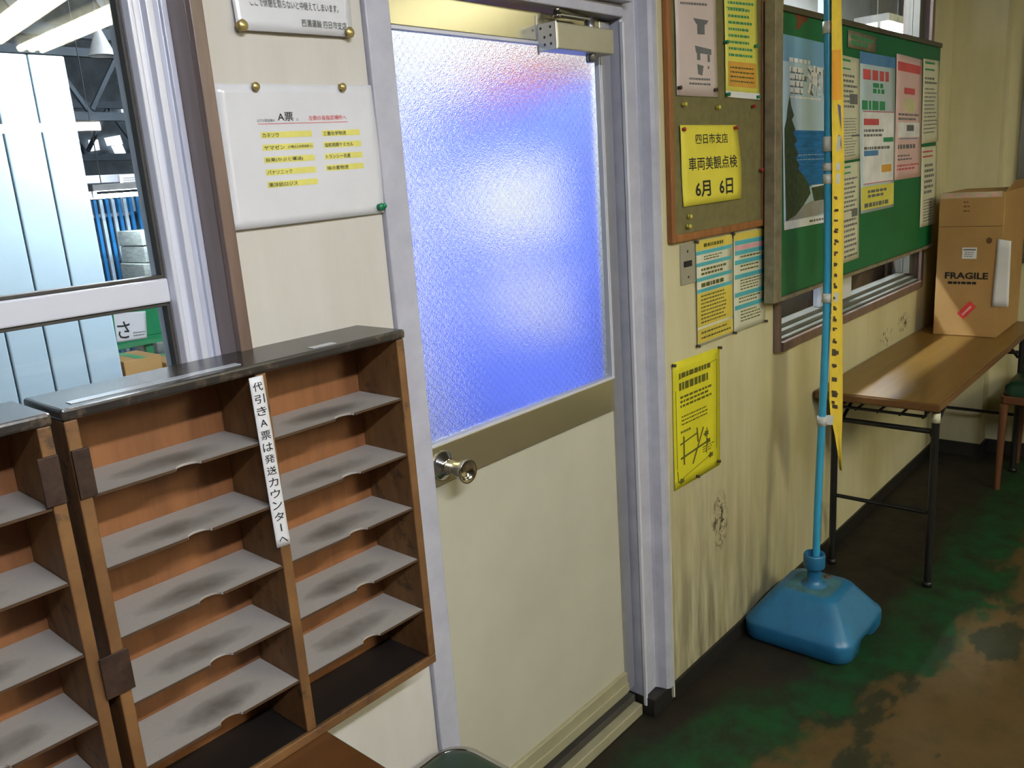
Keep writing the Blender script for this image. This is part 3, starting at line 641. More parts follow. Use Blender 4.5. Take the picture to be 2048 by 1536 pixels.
# beam with sign, trusses, roof lights
zb4 = onY(270, 355, 6.2).z
tag(MB().box(2.2, 6.5, 6.25, 6.33, zb4-.03, zb4+.035).build('cross_beam', M['alu'], bevel=.003), 'pale horizontal beam above the blue racks in the warehouse', 'beam')
q = px4((238, 349), (279, 347), (282, 375), (242, 378), 6.24); sg = Sheet(q, .001); tag(sg.make('paper_sign', M['paper']), 'small white sign hanging on the pale beam in the warehouse', 'sign')
sg.ink([('small_print', 'inkgrey', lambda mb: sg.greek(mb, .15, .2, .85, .8, 4, h=.002))])
for i, (yy, zz) in enumerate(((4.6, 2.75), (6.6, 2.45), (8.2, 2.2))):
    t = thing('roof_truss', (4.0, yy, zz), ['nearest dark roof truss beyond the left window', 'middle dark roof truss beyond the left window', 'farthest dark roof truss beyond the left window'][i], 'truss', 'roof trusses of the warehouse')
    MB().bar((1, yy, zz), (9.2, yy, zz-.1), .07, .07).build('lower_chord', M['darkmetal'], t); MB().bar((1, yy, zz+.5), (9.2, yy, zz+.5), .07, .07).build('upper_chord', M['darkmetal'], t)
    for j in range(14):
        x = 1.1+j*.58; MB().bar((x, yy, zz+.03), (x+.29, yy, zz+.47), .035, .035).build('web_bar', M['darkmetal'], t); MB().bar((x+.29, yy, zz+.47), (x+.56, yy, zz), .035, .035).build('web_bar', M['darkmetal'], t)
wn = 4
for q in (((208, 276), (240, 270), (246, 288), (214, 292)), ((262, 255), (284, 250), (288, 280), (266, 284)), ((240, 210), (258, 206), (260, 226), (244, 228)), ((176, 280), (196, 279), (200, 300), (180, 303)), ((222, 292), (244, 288), (252, 306), (232, 312))):
    mb = MB(); pts = px4(*q, 9.55); mb.quad(*pts); o = mb.build('window_%d' % wn, M['skylight'], recalc=False); struct(o); wn += 1
# white cone shade
cz = onY(205, 112, 4.2)
pl = thing('pendant_lamp', (cz.x, 4.2, cz.z), 'white cone shaped lamp shade high in the warehouse', 'lamp')
MB().lathe(cz, (0, 0, 1), [(.082, 0), (.078, .002), (.012, .17), (.0, .18)], 24).build('cone_shade', M['lampbody'], pl); MB().tube([cz+Vector((0, 0, .175)), Vector((cz.x, 4.2, 4.4))], .008, 8).build('hanging_rod', M['darkmetal'], pl)

# ================================================================ PIGEONHOLE SHELVES
ROWS = [1.265, 1.161, 1.058, .956, .853]
def pigeonhole(x0, x1, xd, label, strips):
    t = thing('pigeonhole_shelf', ((x0+x1)/2, -.065, .735), label, 'shelf', 'wooden pigeonhole shelves')
    yf, z0, z1, sd = -.129, .735, 1.386, .017
    MB().box(x0-.002, x1+.002, yf-.003, -.002, z1-.016, z1).build('top_board', M['shelftop'], t, bevel=.004)
    MB().box(x0, x0+sd, yf, -.002, z0+.018, z1-.0165).build('side_panel', M['shelfedge'], t, bevel=.002)
    MB().box(x1-sd, x1, yf, -.002, z0+.018, z1-.0165).build('side_panel', M['shelfedge'], t, bevel=.002)
    MB().box(x0, x1, yf, -.002, z0, z0+.0175).build('bottom_board', M['shelfedge'], t, bevel=.002)
    MB().box(x0+sd+.0005, x1-sd-.0005, yf+.006, -.011, z0+.018, z0+.0195).build('bottom_lining', M['shelfblack'], t)
    MB().box(x0+sd+.0005, x1-sd-.0005, -.010, -.0025, z0+.018, z1-.017).build('back_panel', M['shelfwood'], t)
    MB().box(xd-.009, xd+.009, yf+.001, -.0105, z0+.020, z1-.017).build('divider', M['shelfedge'], t, bevel=.0015)
    for (a, b) in ((x0+sd+.0006, xd-.0096), (xd+.0096, x1-sd-.0006)):
        # thin plywood linings on the compartment sides
        for z in ROWS:
            c = (a+b)/2+.006; r = .0175; pts = [(a, -.0108), (a, yf+.002), (c-r-.003, yf+.002), (c-r, yf+.006)]
            for k in range(1, 10): pts.append((c-r*math.cos(math.pi*k/10), yf+.006+.011*math.sin(math.pi*k/10)))
            pts += [(c+r, yf+.006), (c+r+.003, yf+.002), (b, yf+.002), (b, -.0108)]
            MB().prism(pts, z-.0035, z).build('shelf_board', M['board'], t)
    for (a, b, y0, y1) in strips: MB().box(a, b, y0, y1, z1+.0003, z1+.001).build('label_strip', M['tape'], t)
    return t
main = pigeonhole(.376, .946, .660, 'dark-topped wooden pigeonhole shelf beside the door with a vertical white label', [(.395, .64, -.112, -.094), (.765, .81, -.120, -.104)])
left = pigeonhole(-.22, .361, .07, 'second wooden pigeonhole shelf, without any label strip, joined by rusty plates', [])
z0_ = lambda px, py, Y=-.131: onY(px, py, Y).z
MB().box(.3765, .3985, -.1335, -.1295, z0_(150, 1003), z0_(150, 900)).build('joining_plate', M['plate'], main, bevel=.0008)
MB().box(.336, .3605, -.1335, -.1295, z0_(115, 1010), z0_(115, 908)).build('joining_plate', M['plate'], left, bevel=.0008)
mb = MB().box(onY(203, 1345, -.135).x, onY(266, 1345, -.135).x, -.1360, -.1338, z0_(235, 1388), z0_(235, 1300))
mb.build('joining_plate', M['plate'], main, bevel=.0008)
lab = Sheet([onY(497, 757, -.1305), onY(525, 750, -.1305), onY(581, 1088, -.1305), onY(554, 1096, -.1305)], .0, .0006)
lo = lab.make('label_strip', M['paper'], main, 4, 20); lo['label'] = 'white vertical label strip with black characters'
def vert(mb):
    s = '代引きA票は発送カウンター'
    for i, ch in enumerate(s):
        v0 = .025+i*.0692
        if ch == 'ー': lab.poly(mb, [(.46, v0+.006), (.56, v0+.006), (.56, v0+.052), (.46, v0+.052)], .0006)
        elif ch == 'A': lab.text(mb, ch, .26, v0+.010, .76, v0+.050, .0006)
        else: lab.text(mb, ch, .16, v0+.006, .86, v0+.056, .0006)
    lab.text(mb, 'へ', .22, .940, .86, .978, .0006)
lab.ink([('printed_text', 'ink', vert)])
# brown table under the shelves
tb = thing('wooden_table', (-.2, -.3, 0), 'brown wooden table carrying the pigeonhole shelves', 'table')
MB().box(-1.1, .690, -.60, -.004, .700, .7345).build('tabletop', wood('brown_tabletop', (104, 66, 34), (80, 50, 24), 5, (.15, 1.5, 1), .4), tb, bevel=.004)
for x in (-1.03, .62):
    for y in (-.54, -.06): MB().box(x-.02, x+.02, y-.02, y+.02, 0, .6995).build('leg', M['blackmetal'], tb, bevel=.003)
MB().box(-1.0, .60, -.555, -.535, .64, .6995).build('apron', M['shelfedge'], tb)
# stool with dark vinyl seat
pc = onZ(890, 1493, .45)
sx0, sx1, sy0, sy1 = pc.x-.33, pc.x+.035, pc.y-.40, pc.y+.005
sy1 = min(sy1, -.018)
stl = thing('stool', ((sx0+sx1)/2, (sy0+sy1)/2, 0), 'dark green vinyl seat with chrome edge below the pigeonhole shelf', 'stool')
def rrect(x0, x1, y0, y1, r, n=8):
    out = []
    for cx, cy, a0 in ((x1-r, y1-r, 0), (x0+r, y1-r, 90), (x0+r, y0+r, 180), (x1-r, y0+r, 270)):
        for k in range(n+1): a = math.radians(a0+90*k/n); out.append((cx+r*math.cos(a), cy+r*math.sin(a)))
    return out
def loft(mb, loops, cap0=True, cap1=True, smooth=True):
    n = len(loops[0]); vs = [p for l in loops for p in l]
    mb.add(vs, [(i*n+k, i*n+(k+1) % n, (i+1)*n+(k+1) % n, (i+1)*n+k) for i in range(len(loops)-1) for k in range(n)], smooth)
    if cap0: mb.add(loops[0], [tuple(range(n-1, -1, -1))])
    if cap1: mb.add(loops[-1], [tuple(range(n))], smooth)
    return mb
mb = MB(); loft(mb, [[(x, y, z) for x, y in rrect(sx0+i, sx1-i, sy0+i, sy1-i, .06)] for i, z in ((.004, .405), (0, .412), (0, .432), (.006, .442), (.02, .448), (.05, .45))]); mb.build('seat_cushion', M['greenvinyl'], stl)
lp = rrect(sx0-.004, sx1+.004, sy0-.004, sy1+.004, .064); MB().tube([(x, y, .432) for x, y in lp]+[(lp[0][0], lp[0][1], .432)], .008, 10, False).build('chrome_rim', M['chrome'], stl)
for x in (sx0+.05, sx1-.05):
    for y in (sy0+.05, sy1-.05): MB().tube([(x, y, .400), (x, y, 0)], .011, 12).build('leg', M['chrome'], stl)

# ================================================================ NOTICES LEFT OF THE DOOR
A4 = Sheet(px4((421, 168), (743, 171), (769, 425), (459.7, 462), -.002), .004, .0035)
tag(A4.make('notice_sheet', M['laminate'], nu=16, nv=16), 'white laminated notice with nine yellow highlighted names, left of the door', 'notice')
L = [(0, 'カネソウ', .335), (1, 'ヤマゼン', .42), (2, '伯東(かぶと運送)', .78), (3, 'パナソニック', .52), (4, '東洋紡ロジス', .60)]
Rr = [(0, '三重化学物流', .60), (1, '協和発酵ケミカル', .76), (2, 'トランシー名産', .65), (3, '味の素物流', .56)]
def a_hl(mb):
    for i, *_ in L: A4.rect(mb, .235, .330+i*.088, .545, .374+i*.088)
    for i, *_ in Rr: A4.rect(mb, .610, .333+i*.086, .865, .377+i*.086)
def a_tx(mb):
    A4.text(mb, 'A票', .345, .195, .440, .258, .0008)
    for i, s, wd in L: A4.text(mb, s, .243, .338+i*.088, .243+.29*wd, .369+i*.088, .0009)
    for i, s, wd in Rr: A4.text(mb, s, .618, .341+i*.086, .618+.25*wd, .372+i*.086, .0009)
    A4.text(mb, '(小箱以上は発送前へ)', .385, .431, .537, .454, .0009)
def a_small(mb): A4.text(mb, '以下の荷主様の', .222, .240, .325, .262, .0008); A4.text(mb, 'は', .458, .238, .470, .258, .0008)
A4.ink([('highlight_band', 'highlight', a_hl), ('printed_text', 'ink', a_tx), ('small_print', 'inkgrey', a_small),
        ('red_heading', 'inkred', lambda mb: (A4.text(mb, '左側の各指定場所へ', .535, .222, .785, .258, .0008), A4.rect(mb, .225, .272, .790, .276, .0006)))])
pin(506, 174, -.004, 'pinbrass', 'brass pin at the upper left of the highlighted notice', .007); pin(680, 175, -.004, 'pinbrass', 'brass pin at the upper right of the highlighted notice', .007)
pin(757, 414, -.006, 'pingreen', 'green pushpin at the lower right corner of the highlighted notice', .007); pin(763, 412, -.0065, 'pingreen', 'second green pushpin in the lower right corner of the highlighted notice', .005)
bl_, br_ = onY(470, 61, -.002), onY(701, 76, -.002); up_ = Vector((0, 0, .20))
TS = Sheet([bl_+up_, br_+up_, br_, bl_], .006, .0035)
tag(TS.make('notice_sheet', M['laminate'], nu=16, nv=12), 'white laminated notice of plain black lines, pinned above the highlighted one', 'notice')
def ts_tx(mb):
    TS.text(mb, 'ここで休憩を取らないと中継えてしまいます。', .13, .75, .88, .815, .0012); TS.text(mb, '西濃運輸 四日市支店', .53, .885, .945, .945, .0012)
    TS.text(mb, '荷物の積み替えたら報告願い', .26, .645, .76, .71, .0012)
TS.ink([('printed_text', 'inkgrey', ts_tx)])
pin(480, 52, -.007, 'pinbrass', 'brass pin at the lower left of the notice above the highlighted one', .009); pin(694, 66, -.007, 'pinbrass', 'brass pin at the lower right of the notice above the highlighted one', .009)

# ================================================================ CORK BOARD AND NOTICES RIGHT OF THE DOOR
q_bl, q_br = onY(1352, 484, -.018), onY(1535, 452.5, -.018); zt_ = 2.38
q_tl, q_tr = onY(1327, 0, -.018), onY(1529, 0, -.018)
x0c, x1c, z0c = (q_bl.x+q_tl.x)/2, (q_br.x+q_tr.x)/2, (q_bl.z+q_br.z)/2
x0c = max(x0c, 2.016)
cb = thing('pin_board', ((x0c+x1c)/2, -.009, z0c), 'olive felt pin board in a brown wooden frame right of the door', 'pin board')
fw = .022
MB().box(x0c+fw, x1c-fw, -.012, -.001, z0c+fw, zt_-fw).build('felt_panel', M['felt'], cb)
mb = MB().box(x0c, x0c+fw, -.018, -.001, z0c, zt_); mb.box(x1c-fw, x1c, -.018, -.001, z0c, zt_); mb.box(x0c+fw, x1c-fw, -.018, -.001, z0c, z0c+fw); mb.box(x0c+fw, x1c-fw, -.018, -.001, zt_-fw, zt_)
mb.build('wooden_frame', M['corkwood'], cb, bevel=.003)
FY = -.0125
def ext(tl, tr, br, bl, Y, dz): a, b, c, d = px4(tl, tr, br, bl, Y); up = Vector((0, 0, dz)); return [a+up, b+up, c, d]
P1 = Sheet(ext((1346, 0), (1429, 0), (1434, 195), (1351.5, 191), FY, .12), .003, .002)
tag(P1.make('printed_sheet', M['pinkpaper']), 'pale pink sheet with small drawings at the top left of the pin board', 'notice')
def p1(mb):
    P1.greek(mb, .12, .06, .80, .38, 7, .35, ch=.04); P1.greek(mb, .30, .86, .86, .93, 2, .4, ch=.04)
    P1.poly(mb, [(.42, .45), (.80, .46), (.74, .49), (.50, .49)]); P1.rect(mb, .52, .49, .70, .56); P1.poly(mb, [(.45, .64), (.86, .66), (.86, .70), (.48, .69)]); P1.rect(mb, .5, .69, .58, .74); P1.rect(mb, .76, .70, .82, .75); P1.poly(mb, [(.5, .77), (.66, .78), (.62, .85), (.52, .84)]); P1.rect(mb, .76, .78, .80, .80)
P1.ink([('printed_drawing', 'inkgrey', p1)])
P2 = Sheet(ext((1443.7, 0), (1510, 0), (1517, 200), (1450, 193.6), FY, .12), .003, .002)
tag(P2.make('printed_sheet', M['lemon']), 'lemon yellow sheet with an orange block at the top of the pin board', 'notice')
P2.ink([('orange_block', 'inkorange', lambda mb: P2.rect(mb, .08, .74, .92, .92)), ('printed_text', 'inkgreen', lambda mb: (P2.greek(mb, .1, .08, .92, .72, 14, .4, ch=.07), P2.rect(mb, .05, .36, .6, .365))), ('small_print', 'mapink', lambda mb: P2.greek(mb, .14, .77, .88, .90, 4, .35, .0007, ch=.06)), ('white_edge', 'inkwhite', lambda mb: P2.rect(mb, .0, .955, 1, 1.0))])
P3 = Sheet(px4((1356.5, 250.6), (1472, 250), (1479, 397), (1365, 414), FY), .003, .003, .03)
tag(P3.make('printed_sheet', M['yellow']), 'yellow vehicle inspection sheet pinned on the felt of the pin board', 'notice')
def p3(mb):
    P3.text(mb, '四日市支店', .24, .105, .80, .235, .0007); P3.text(mb, '車両美観点検', .11, .395, .93, .565, .0007)
    P3.text(mb, '6月', .20, .70, .45, .91, .0007, .02); P3.text(mb, '6日', .60, .70, .84, .91, .0007, .02)
P3.ink([('printed_text', 'ink', p3)])
for px, py, mk, lb in ((1364, 259, 'pinred', 'red pin in the upper left corner of the vehicle inspection sheet'), (1469, 256, 'pinred', 'red pin in the upper right corner of the vehicle inspection sheet'),
    (1366, 209, 'pinyellow', 'yellow pin below the pale pink sheet, at its left'), (1433.6, 215, 'pinyellow', 'yellow pin on the felt between the pink and lemon sheets'), (1505, 213, 'pinred', 'red pin on the felt below the lemon sheet'),
    (1520, 340, 'pinred', 'red pin at the right edge of the felt beside the inspection sheet'), (1376.6, 433, 'pinyellow', 'upper of two yellow pins below the inspection sheet'), (1375, 453, 'pinyellow', 'lower of two yellow pins below the inspection sheet'),
    (1356, 176, 'pindark', 'brown pin at the lower left of the pale pink sheet'), (1429, 180, 'pindark', 'brown pin at the lower right of the pale pink sheet'), (1449.5, 84.6, 'pingreen', 'green pin halfway down the left edge of the lemon sheet'),
    (1509.4, 92.8, 'pingreen', 'green pin halfway down the right edge of the lemon sheet'), (1453.4, 189, 'pingreen', 'green pin at the lower left corner of the lemon sheet'), (1514, 194, 'pingreen', 'green pin at the lower right corner of the lemon sheet')):
    pin(px, py, -.0165, mk, lb)
# switch plate
s_tl, s_bl, s_r = onY(1361, 490, -.004), onY(1362, 572, -.004), onY(1398, 520, -.004)
sw = thing('switch_plate', ((s_tl.x+s_r.x)/2, -.003, s_bl.z), 'grey metal switch plate with one black button below the pin board', 'switch')
zs1 = min(s_tl.z, z0c-.004)
MB().box(s_tl.x, s_r.x, -.005, -.0005, s_bl.z, zs1).build('cover_plate', M['closer'], sw, bevel=.0015)
a, b = onY(1369.5, 535, -.008), onY(1383.5, 522, -.008); MB().box(a.x, b.x, -.010, -.0055, a.z, b.z+.003).build('button', M['blackmetal'], sw, bevel=.0015)
mb = MB()
for px, py in ((1375, 503), (1377, 554)): mb.lathe(onY(px, py, -.005), (0, -1, 0), [(.004, 0), (.0035, .0012), (0, .0014)], 12)
mb.build('plate_screw', M['pindark'], sw)
PA = Sheet(px4((1390, 483.5), (1462, 469), (1464, 667), (1395, 694), -.0055), .0015, .0015)
tag(PA.make('printed_sheet', M['creampaper'], nu=6, nv=14), 'yellow and teal striped poster over the switch plate', 'poster')
def pa_t(mb):
    for v in (.095, .205, .345, .455): PA.rect(mb, .0, v, 1, v+.035)
def pa_y(mb): PA.rect(mb, 0, .0, 1, .09); PA.rect(mb, 0, .495, 1, .815); PA.rect(mb, 0, .84, 1, .975)
def pa_k(mb): PA.greek(mb, .1, .51, .92, .80, 8, .4, .0007, ch=.05); PA.greek(mb, .1, .86, .95, .96, 2, .35, .0007, ch=.05); PA.greek(mb, .12, .255, .85, .335, 2, .55, .0007, ch=.07); PA.greek(mb, .12, .39, .80, .445, 1, .7, .0007, ch=.07); PA.greek(mb, .2, .145, .8, .195, 2, .4, .0007, ch=.06); PA.greek(mb, .2, .02, .8, .075, 1, .6, .0007, ch=.06)
PA.ink([('teal_band', 'inkteal', pa_t), ('yellow_block', 'inkgold', pa_y), ('printed_text', 'mapink', pa_k)])
PB = Sheet(px4((1466, 468), (1530, 456.5), (1529, 643.7), (1467, 666), -.0035), .0015, .0015)
tag(PB.make('printed_sheet', M['creampaper'], nu=6, nv=14), 'cream and teal striped poster hanging right of the yellow striped one', 'poster')
def pb_t(mb):
    for v in (.075, .175, .27, .415, .60, .73): PB.rect(mb, .03, v, .97, v+.045)
def pb_k(mb): PB.greek(mb, .2, .47, .9, .59, 4, .4, .0007, ch=.06); PB.greek(mb, .2, .32, .8, .40, 2, .4, .0007, ch=.06); PB.greek(mb, .15, .65, .9, .72, 2, .4, .0007, ch=.06); PB.greek(mb, .2, .79, .9, .92, 4, .4, .0007, ch=.06); PB.greek(mb, .2, .225, .85, .262, 1, .5, .0007, ch=.06)
PB.ink([('teal_band', 'inkteal', pb_t), ('gold_heading', 'inkgold', lambda mb: PB.rect(mb, 0, 0, 1, .07)), ('pink_band', 'inkpink', lambda mb: PB.rect(mb, .03, .125, .97, .17)), ('printed_text', 'mapink', pb_k)])
PC = Sheet(px4((1343.8, 727), (1438, 694), (1439, 929), (1348.7, 982), -.002), .001, .0015)
tag(PC.make('printed_sheet', M['notice'], nu=6, nv=14), 'bright yellow notice with a small street map, lowest on the wall right of the door', 'notice')
def pc_k(mb):
    as_ = 2.4
    PC.greek(mb, .12, .085, .90, .135, 1, .8, .0007, ch=.06); PC.greek(mb, .12, .155, .86, .225, 1, .85, .0007, ch=.07); PC.greek(mb, .14, .27, .86, .375, 3, .5, .0007, ch=.06); PC.greek(mb, .16, .43, .86, .52, 3, .35, .0007, ch=.04); PC.greek(mb, .14, .545, .36, .575, 1, .6, .0007, ch=.04)
    for a, b, w_ in (((.20, .60), (.20, .83), .03), ((.12, .655), (.48, .625), .03), ((.13, .77), (.72, .735), .04), ((.48, .58), (.50, .70), .03), ((.62, .60), (.38, .86), .03), ((.70, .62), (.68, .83), .02), ((.18, .93), (.78, .865), .012), ((.06, .86), (.08, .95), .015), ((.10, .14), (.93, .09), .01), ((.93, .09), (.92, .84), .01), ((.05, .22), (.06, .84), .01)):
        PC.line(mb, a, b, w_, as_)
    for cu, cv in ((.68, .665), (.72, .735), (.78, .865), (.14, .95)):
        PC.poly(mb, [(cu+.07*math.cos(k*math.pi/5)*(1 if k % 2 else .6), cv+.028*math.sin(k*math.pi/5)*(1 if k % 2 else .6)) for k in range(10)], .0008)
    PC.greek(mb, .60, .76, .86, .82, 3, .4, .0007, ch=.05)
PC.ink([('printed_map', 'mapink', pc_k)])
for px, py, lb in ((1390, 484, 'dark pin at the top left of the yellow striped poster'), (1463, 468, 'dark pin between the tops of the two striped posters'), (1528, 456.5, 'dark pin at the top right of the cream striped poster'), (1394, 692, 'dark pin at the bottom left of the yellow striped poster'), (1467, 665.5, 'dark pin between the bottoms of the two striped posters'), (1529, 642, 'dark pin at the bottom right of the cream striped poster'),
    (1345, 731, 'dark pin at the top left of the street map notice'), (1437, 695, 'dark pin at the top right of the street map notice'), (1393, 952, 'dark pin at the bottom of the street map notice'), (1435, 922, 'dark pin at the lower right of the street map notice')):
    pin(px, py, -.004, 'pindark', lb, .0055)

# ================================================================ GREEN BULLETIN BOARD
GY = -.046
gx0, gx1 = onY(1556, 300, GY).x, onY(1872, 290, GY).x
gz0, gz1 = (onY(1566, 593, GY).z+onY(1860, 487, GY).z)/2, (onY(1560, 10, GY).z+onY(1877, 103, GY).z)/2
gb = thing('bulletin_board', ((gx0+gx1)/2, -.036, gz0), 'large green bulletin board hung across the far window', 'bulletin board')
MB().box(gx0, gx1, GY, -.026, gz0, gz1).build('green_panel', M['greenboard'], gb, bevel=.001)
pxl = onY(1541, 300, GY).x
MB().box(pxl, gx0-.0005, GY-.016, -.0245, gz0-.012, gz1+.03).build('left_post', M['greyframe'], gb, bevel=.003)
MB().box(gx0, gx1, GY-.010, -.0255, gz0-.014, gz0-.0005).build('bottom_rail', M['greyframe'], gb, bevel=.002)
MB().box(gx0, gx1, GY-.008, -.0255, gz1+.0005, gz1+.020).build('top_rail', M['darkframe'], gb, bevel=.002)
mb = MB(); c = onY(1600, 38, GY-.0006); mb.add([(c.x+math.cos(a)*(.045+.02*math.sin(3*a+1))*1.0, c.y, c.z+math.sin(a)*(.028+.012*math.sin(2*a))) for a in [k*math.pi/12 for k in range(24)]], [tuple(range(24))])
mb.build('rust_stain', M['rust'], gb)
mb = MB()
for x in (gx0+.25, gx1-.25): mb.box(x-.02, x+.02, -.0248, -.0165, gz0+.1, gz0+.14); mb.box(x-.02, x+.02, -.0248, -.0165, gz1-.14, gz1-.1)
mb.build('wall_bracket', M['steel'], gb)
BY = GY-.001
G1 = Sheet(px4((1561.5, 67), (1672, 92), (1672, 440), (1567.4, 460.5), BY), .0015, .0012)
tag(G1.make('poster', M['sky'], nu=8, nv=14), 'seaside poster with blue sea, dark tree and road on the green board', 'poster')
def g1_sea(mb): G1.rect(mb, .1, .475, 1, .78)
def g1_tree(mb):
    G1.poly(mb, [(.02, .47), (.06, .42), (.08, .36), (.12, .29), (.14, .35), (.19, .40), (.15, .42), (.21, .47), (.17, .49), (.24, .53), (.19, .55), (.26, .60), (.21, .62), (.28, .66), (.25, .68), (.36, .72), (.45, .77), (.48, .82), (.35, .88), (.2, .93), (.03, .955)], .0009)
    G1.poly(mb, [(.5, .79), (1, .77), (1, .86), (.55, .87)], .0009)
def g1_road(mb): G1.poly(mb, [(.03, .955), (.35, .88), (.55, .86), (1, .85), (1, .93), (.6, .95)], .0008)
def g1_white(mb):
    G1.text(mb, '湘南', .42, .13, 1.04, .285, .0013, .03); G1.greek(mb, .12, .145, .42, .285, 4, .7, .0009, ch=.06); G1.greek(mb, .12, .10, .6, .135, 1, .6, .0009, ch=.05); G1.rect(mb, .0, .955, 1, 1.0, .0009); G1.rect(mb, .5, .775, 1, .785, .0009); G1.greek(mb, .2, .6, .9, .65, 2, .1, .0009, ch=.05)
    G1.greek(mb, .12, .295, .8, .315, 1, .5, .0009, ch=.05)
G1.ink([('deep_sky', 'skytop', lambda mb: G1.rect(mb, 0, 0, 1, .13, .0003)), ('sea', 'sea', g1_sea), ('road', 'road', g1_road), ('trees', 'tree', g1_tree), ('lettering_outline', 'inkgrey', lambda mb: (G1.text(mb, '湘南', .42, .135, 1.05, .292, .0008, .06), G1.greek(mb, .13, .15, .42, .29, 4, .75, .0007, ch=.06))), ('white_lettering', 'inkwhite', g1_white), ('red_tag', 'inkred', lambda mb: G1.rect(mb, .78, .325, 1, .36, .0009)), ('small_print', 'inkgrey', lambda mb: G1.greek(mb, .45, .965, .95, .99, 1, .5, .0012, ch=.05))])
def doc(q, mat, label, fn, cat='notice'):
    s = Sheet(px4(*q, BY), .0015, .0012); tag(s.make('printed_sheet', M[mat], nu=6, nv=12), label, cat); s.ink(fn(s)); return s
doc(((1672, 107.5), (1718, 118), (1718.6, 317), (1675, 324.5)), 'creampaper', 'tall white printed sheet beside the yellow banner, upper of two', lambda s: [('printed_text', 'inkgrey', lambda mb: (s.greek(mb, .2, .16, .9, .5, 7, .45, ch=.08), s.greek(mb, .15, .58, .85, .97, 14, .3, ch=.07), s.rect(mb, .55, .35, .9, .45), s.rect(mb, .6, .75, .98, .77))), ('green_heading', 'inkgreen', lambda mb: (s.rect(mb, .1, .03, .6, .05), s.rect(mb, .1, .11, .6, .125)))])
doc(((1676, 329), (1718.6, 322), (1716.8, 515.7), (1680, 529)), 'creampaper', 'tall white printed sheet beside the yellow banner, lower of two', lambda s: [('printed_text', 'inkgrey', lambda mb: (s.greek(mb, .2, .14, .9, .5, 8, .4, ch=.08), s.greek(mb, .2, .55, .9, .97, 8, .45, ch=.08), s.rect(mb, .6, .47, .9, .55))), ('green_heading', 'inkgreen', lambda mb: (s.rect(mb, .1, .03, .55, .05), s.rect(mb, .1, .09, .55, .105)))])
doc(((1718.8, 102.5), (1790, 115.6), (1787, 413.4), (1720, 428)), 'bluepaper', 'pale blue poster with pink middle and green foot on the green board', lambda s: [('violet_block', 'inkblue', lambda mb: s.rect(mb, .0, .0, 1, .07)), ('pink_block', 'pinkposter' if False else 'inkwhite', lambda mb: s.rect(mb, .06, .36, .96, .81, .0003)), ('green_block', 'inkgreen', lambda mb: (s.greek(mb, .35, .17, .7, .24, 2, .8, .0007, ch=.12), s.greek(mb, .05, .275, .95, .335, 1, .95, .0007, ch=.12), s.rect(mb, .65, .52, .95, .55))), ('red_heading', 'inkred', lambda mb: (s.greek(mb, .08, .085, .95, .15, 1, .95, .0007, ch=.16), s.rect(mb, .1, .40, .52, .44), s.rect(mb, .08, .352, .95, .357), s.rect(mb, .08, .81, .95, .815))), ('foot_block', 'lemon', lambda mb: s.rect(mb, .02, .83, .98, .98)), ('printed_text', 'inkgrey', lambda mb: (s.greek(mb, .1, .46, .7, .52, 2, .5, ch=.06), s.greek(mb, .1, .57, .9, .60, 1, .6, ch=.06), s.greek(mb, .2, .85, .8, .91, 2, .6, .0008, ch=.08), s.greek(mb, .1, .93, .9, .97, 1, .7, .0008, ch=.08))), ('blue_block', 'inkblue', lambda mb: s.rect(mb, .1, .60, .5, .635)), ('orange_patch', 'inkorange', lambda mb: s.rect(mb, .6, .70, .9, .75))], 'poster')
doc(((1792, 107), (1844, 120), (1840, 353), (1788.6, 361)), 'pinkposter', 'rose pink poster with a red heading on the green board', lambda s: [('red_heading', 'inkred', lambda mb: (s.rect(mb, .05, .055, .95, .125), s.rect(mb, .3, .25, .72, .30, .0006), s.greek(mb, .08, .87, .9, .93, 2, .5, ch=.08))), ('cream_disc', 'inkcream', lambda mb: s.poly(mb, [(.52+.26*math.cos(k*math.pi/12), .39+.065*math.sin(k*math.pi/12)) for k in range(24)])), ('white_block', 'inkwhite', lambda mb: s.rect(mb, .08, .53, .92, .65)), ('printed_text', 'inkgrey', lambda mb: (s.greek(mb, .1, .45, .9, .52, 2, .5, ch=.07), s.rect(mb, .42, .55, .7, .60, .0007), s.greek(mb, .1, .70, .85, .75, 1, .7, ch=.1), s.greek(mb, .1, .79, .7, .85, 2, .45, ch=.07))), ('blue_line', 'inkblue', lambda mb: s.rect(mb, .15, .66, .85, .667, .0007))], 'poster')
doc(((1845.8, 117), (1878, 122), (1875, 283), (1842.5, 288)), 'creampaper', 'white printed sheet at the right end of the green board, upper', lambda s: [('printed_text', 'inkgrey', lambda mb: (s.greek(mb, .1, .2, .9, .3, 2, .5, ch=.1), s.greek(mb, .1, .33, .9, .9, 12, .3, ch=.08))), ('green_heading', 'inkgreen', lambda mb: (s.rect(mb, .1, .03, .7, .055), s.rect(mb, .1, .11, .7, .13)))])
doc(((1843, 294.6), (1873, 291), (1871, 446), (1838.5, 456)), 'creampaper', 'white printed sheet at the right end of the green board, lower', lambda s: [('printed_text', 'inkgrey', lambda mb: (s.greek(mb, .2, .2, .85, .6, 6, .5, ch=.1), s.greek(mb, .2, .65, .9, .95, 8, .35, ch=.08))), ('red_heading', 'inkred', lambda mb: (s.rect(mb, .05, .05, .7, .07), s.rect(mb, .05, .11, .7, .13)))])
s = Sheet(px4((1696, 58.6), (1752.8, 75), (1751, 106), (1695, 94.4), GY-.0026), .0, .001)
tag(s.make('name_plate', M['greyframe'], nu=4, nv=2), 'small pale green name plate at the top of the green board', 'sign'); s.ink([('printed_text', 'inkgreen', lambda mb: s.greek(mb, .1, .15, .92, .85, 2, .65, .0007, ch=.07))])

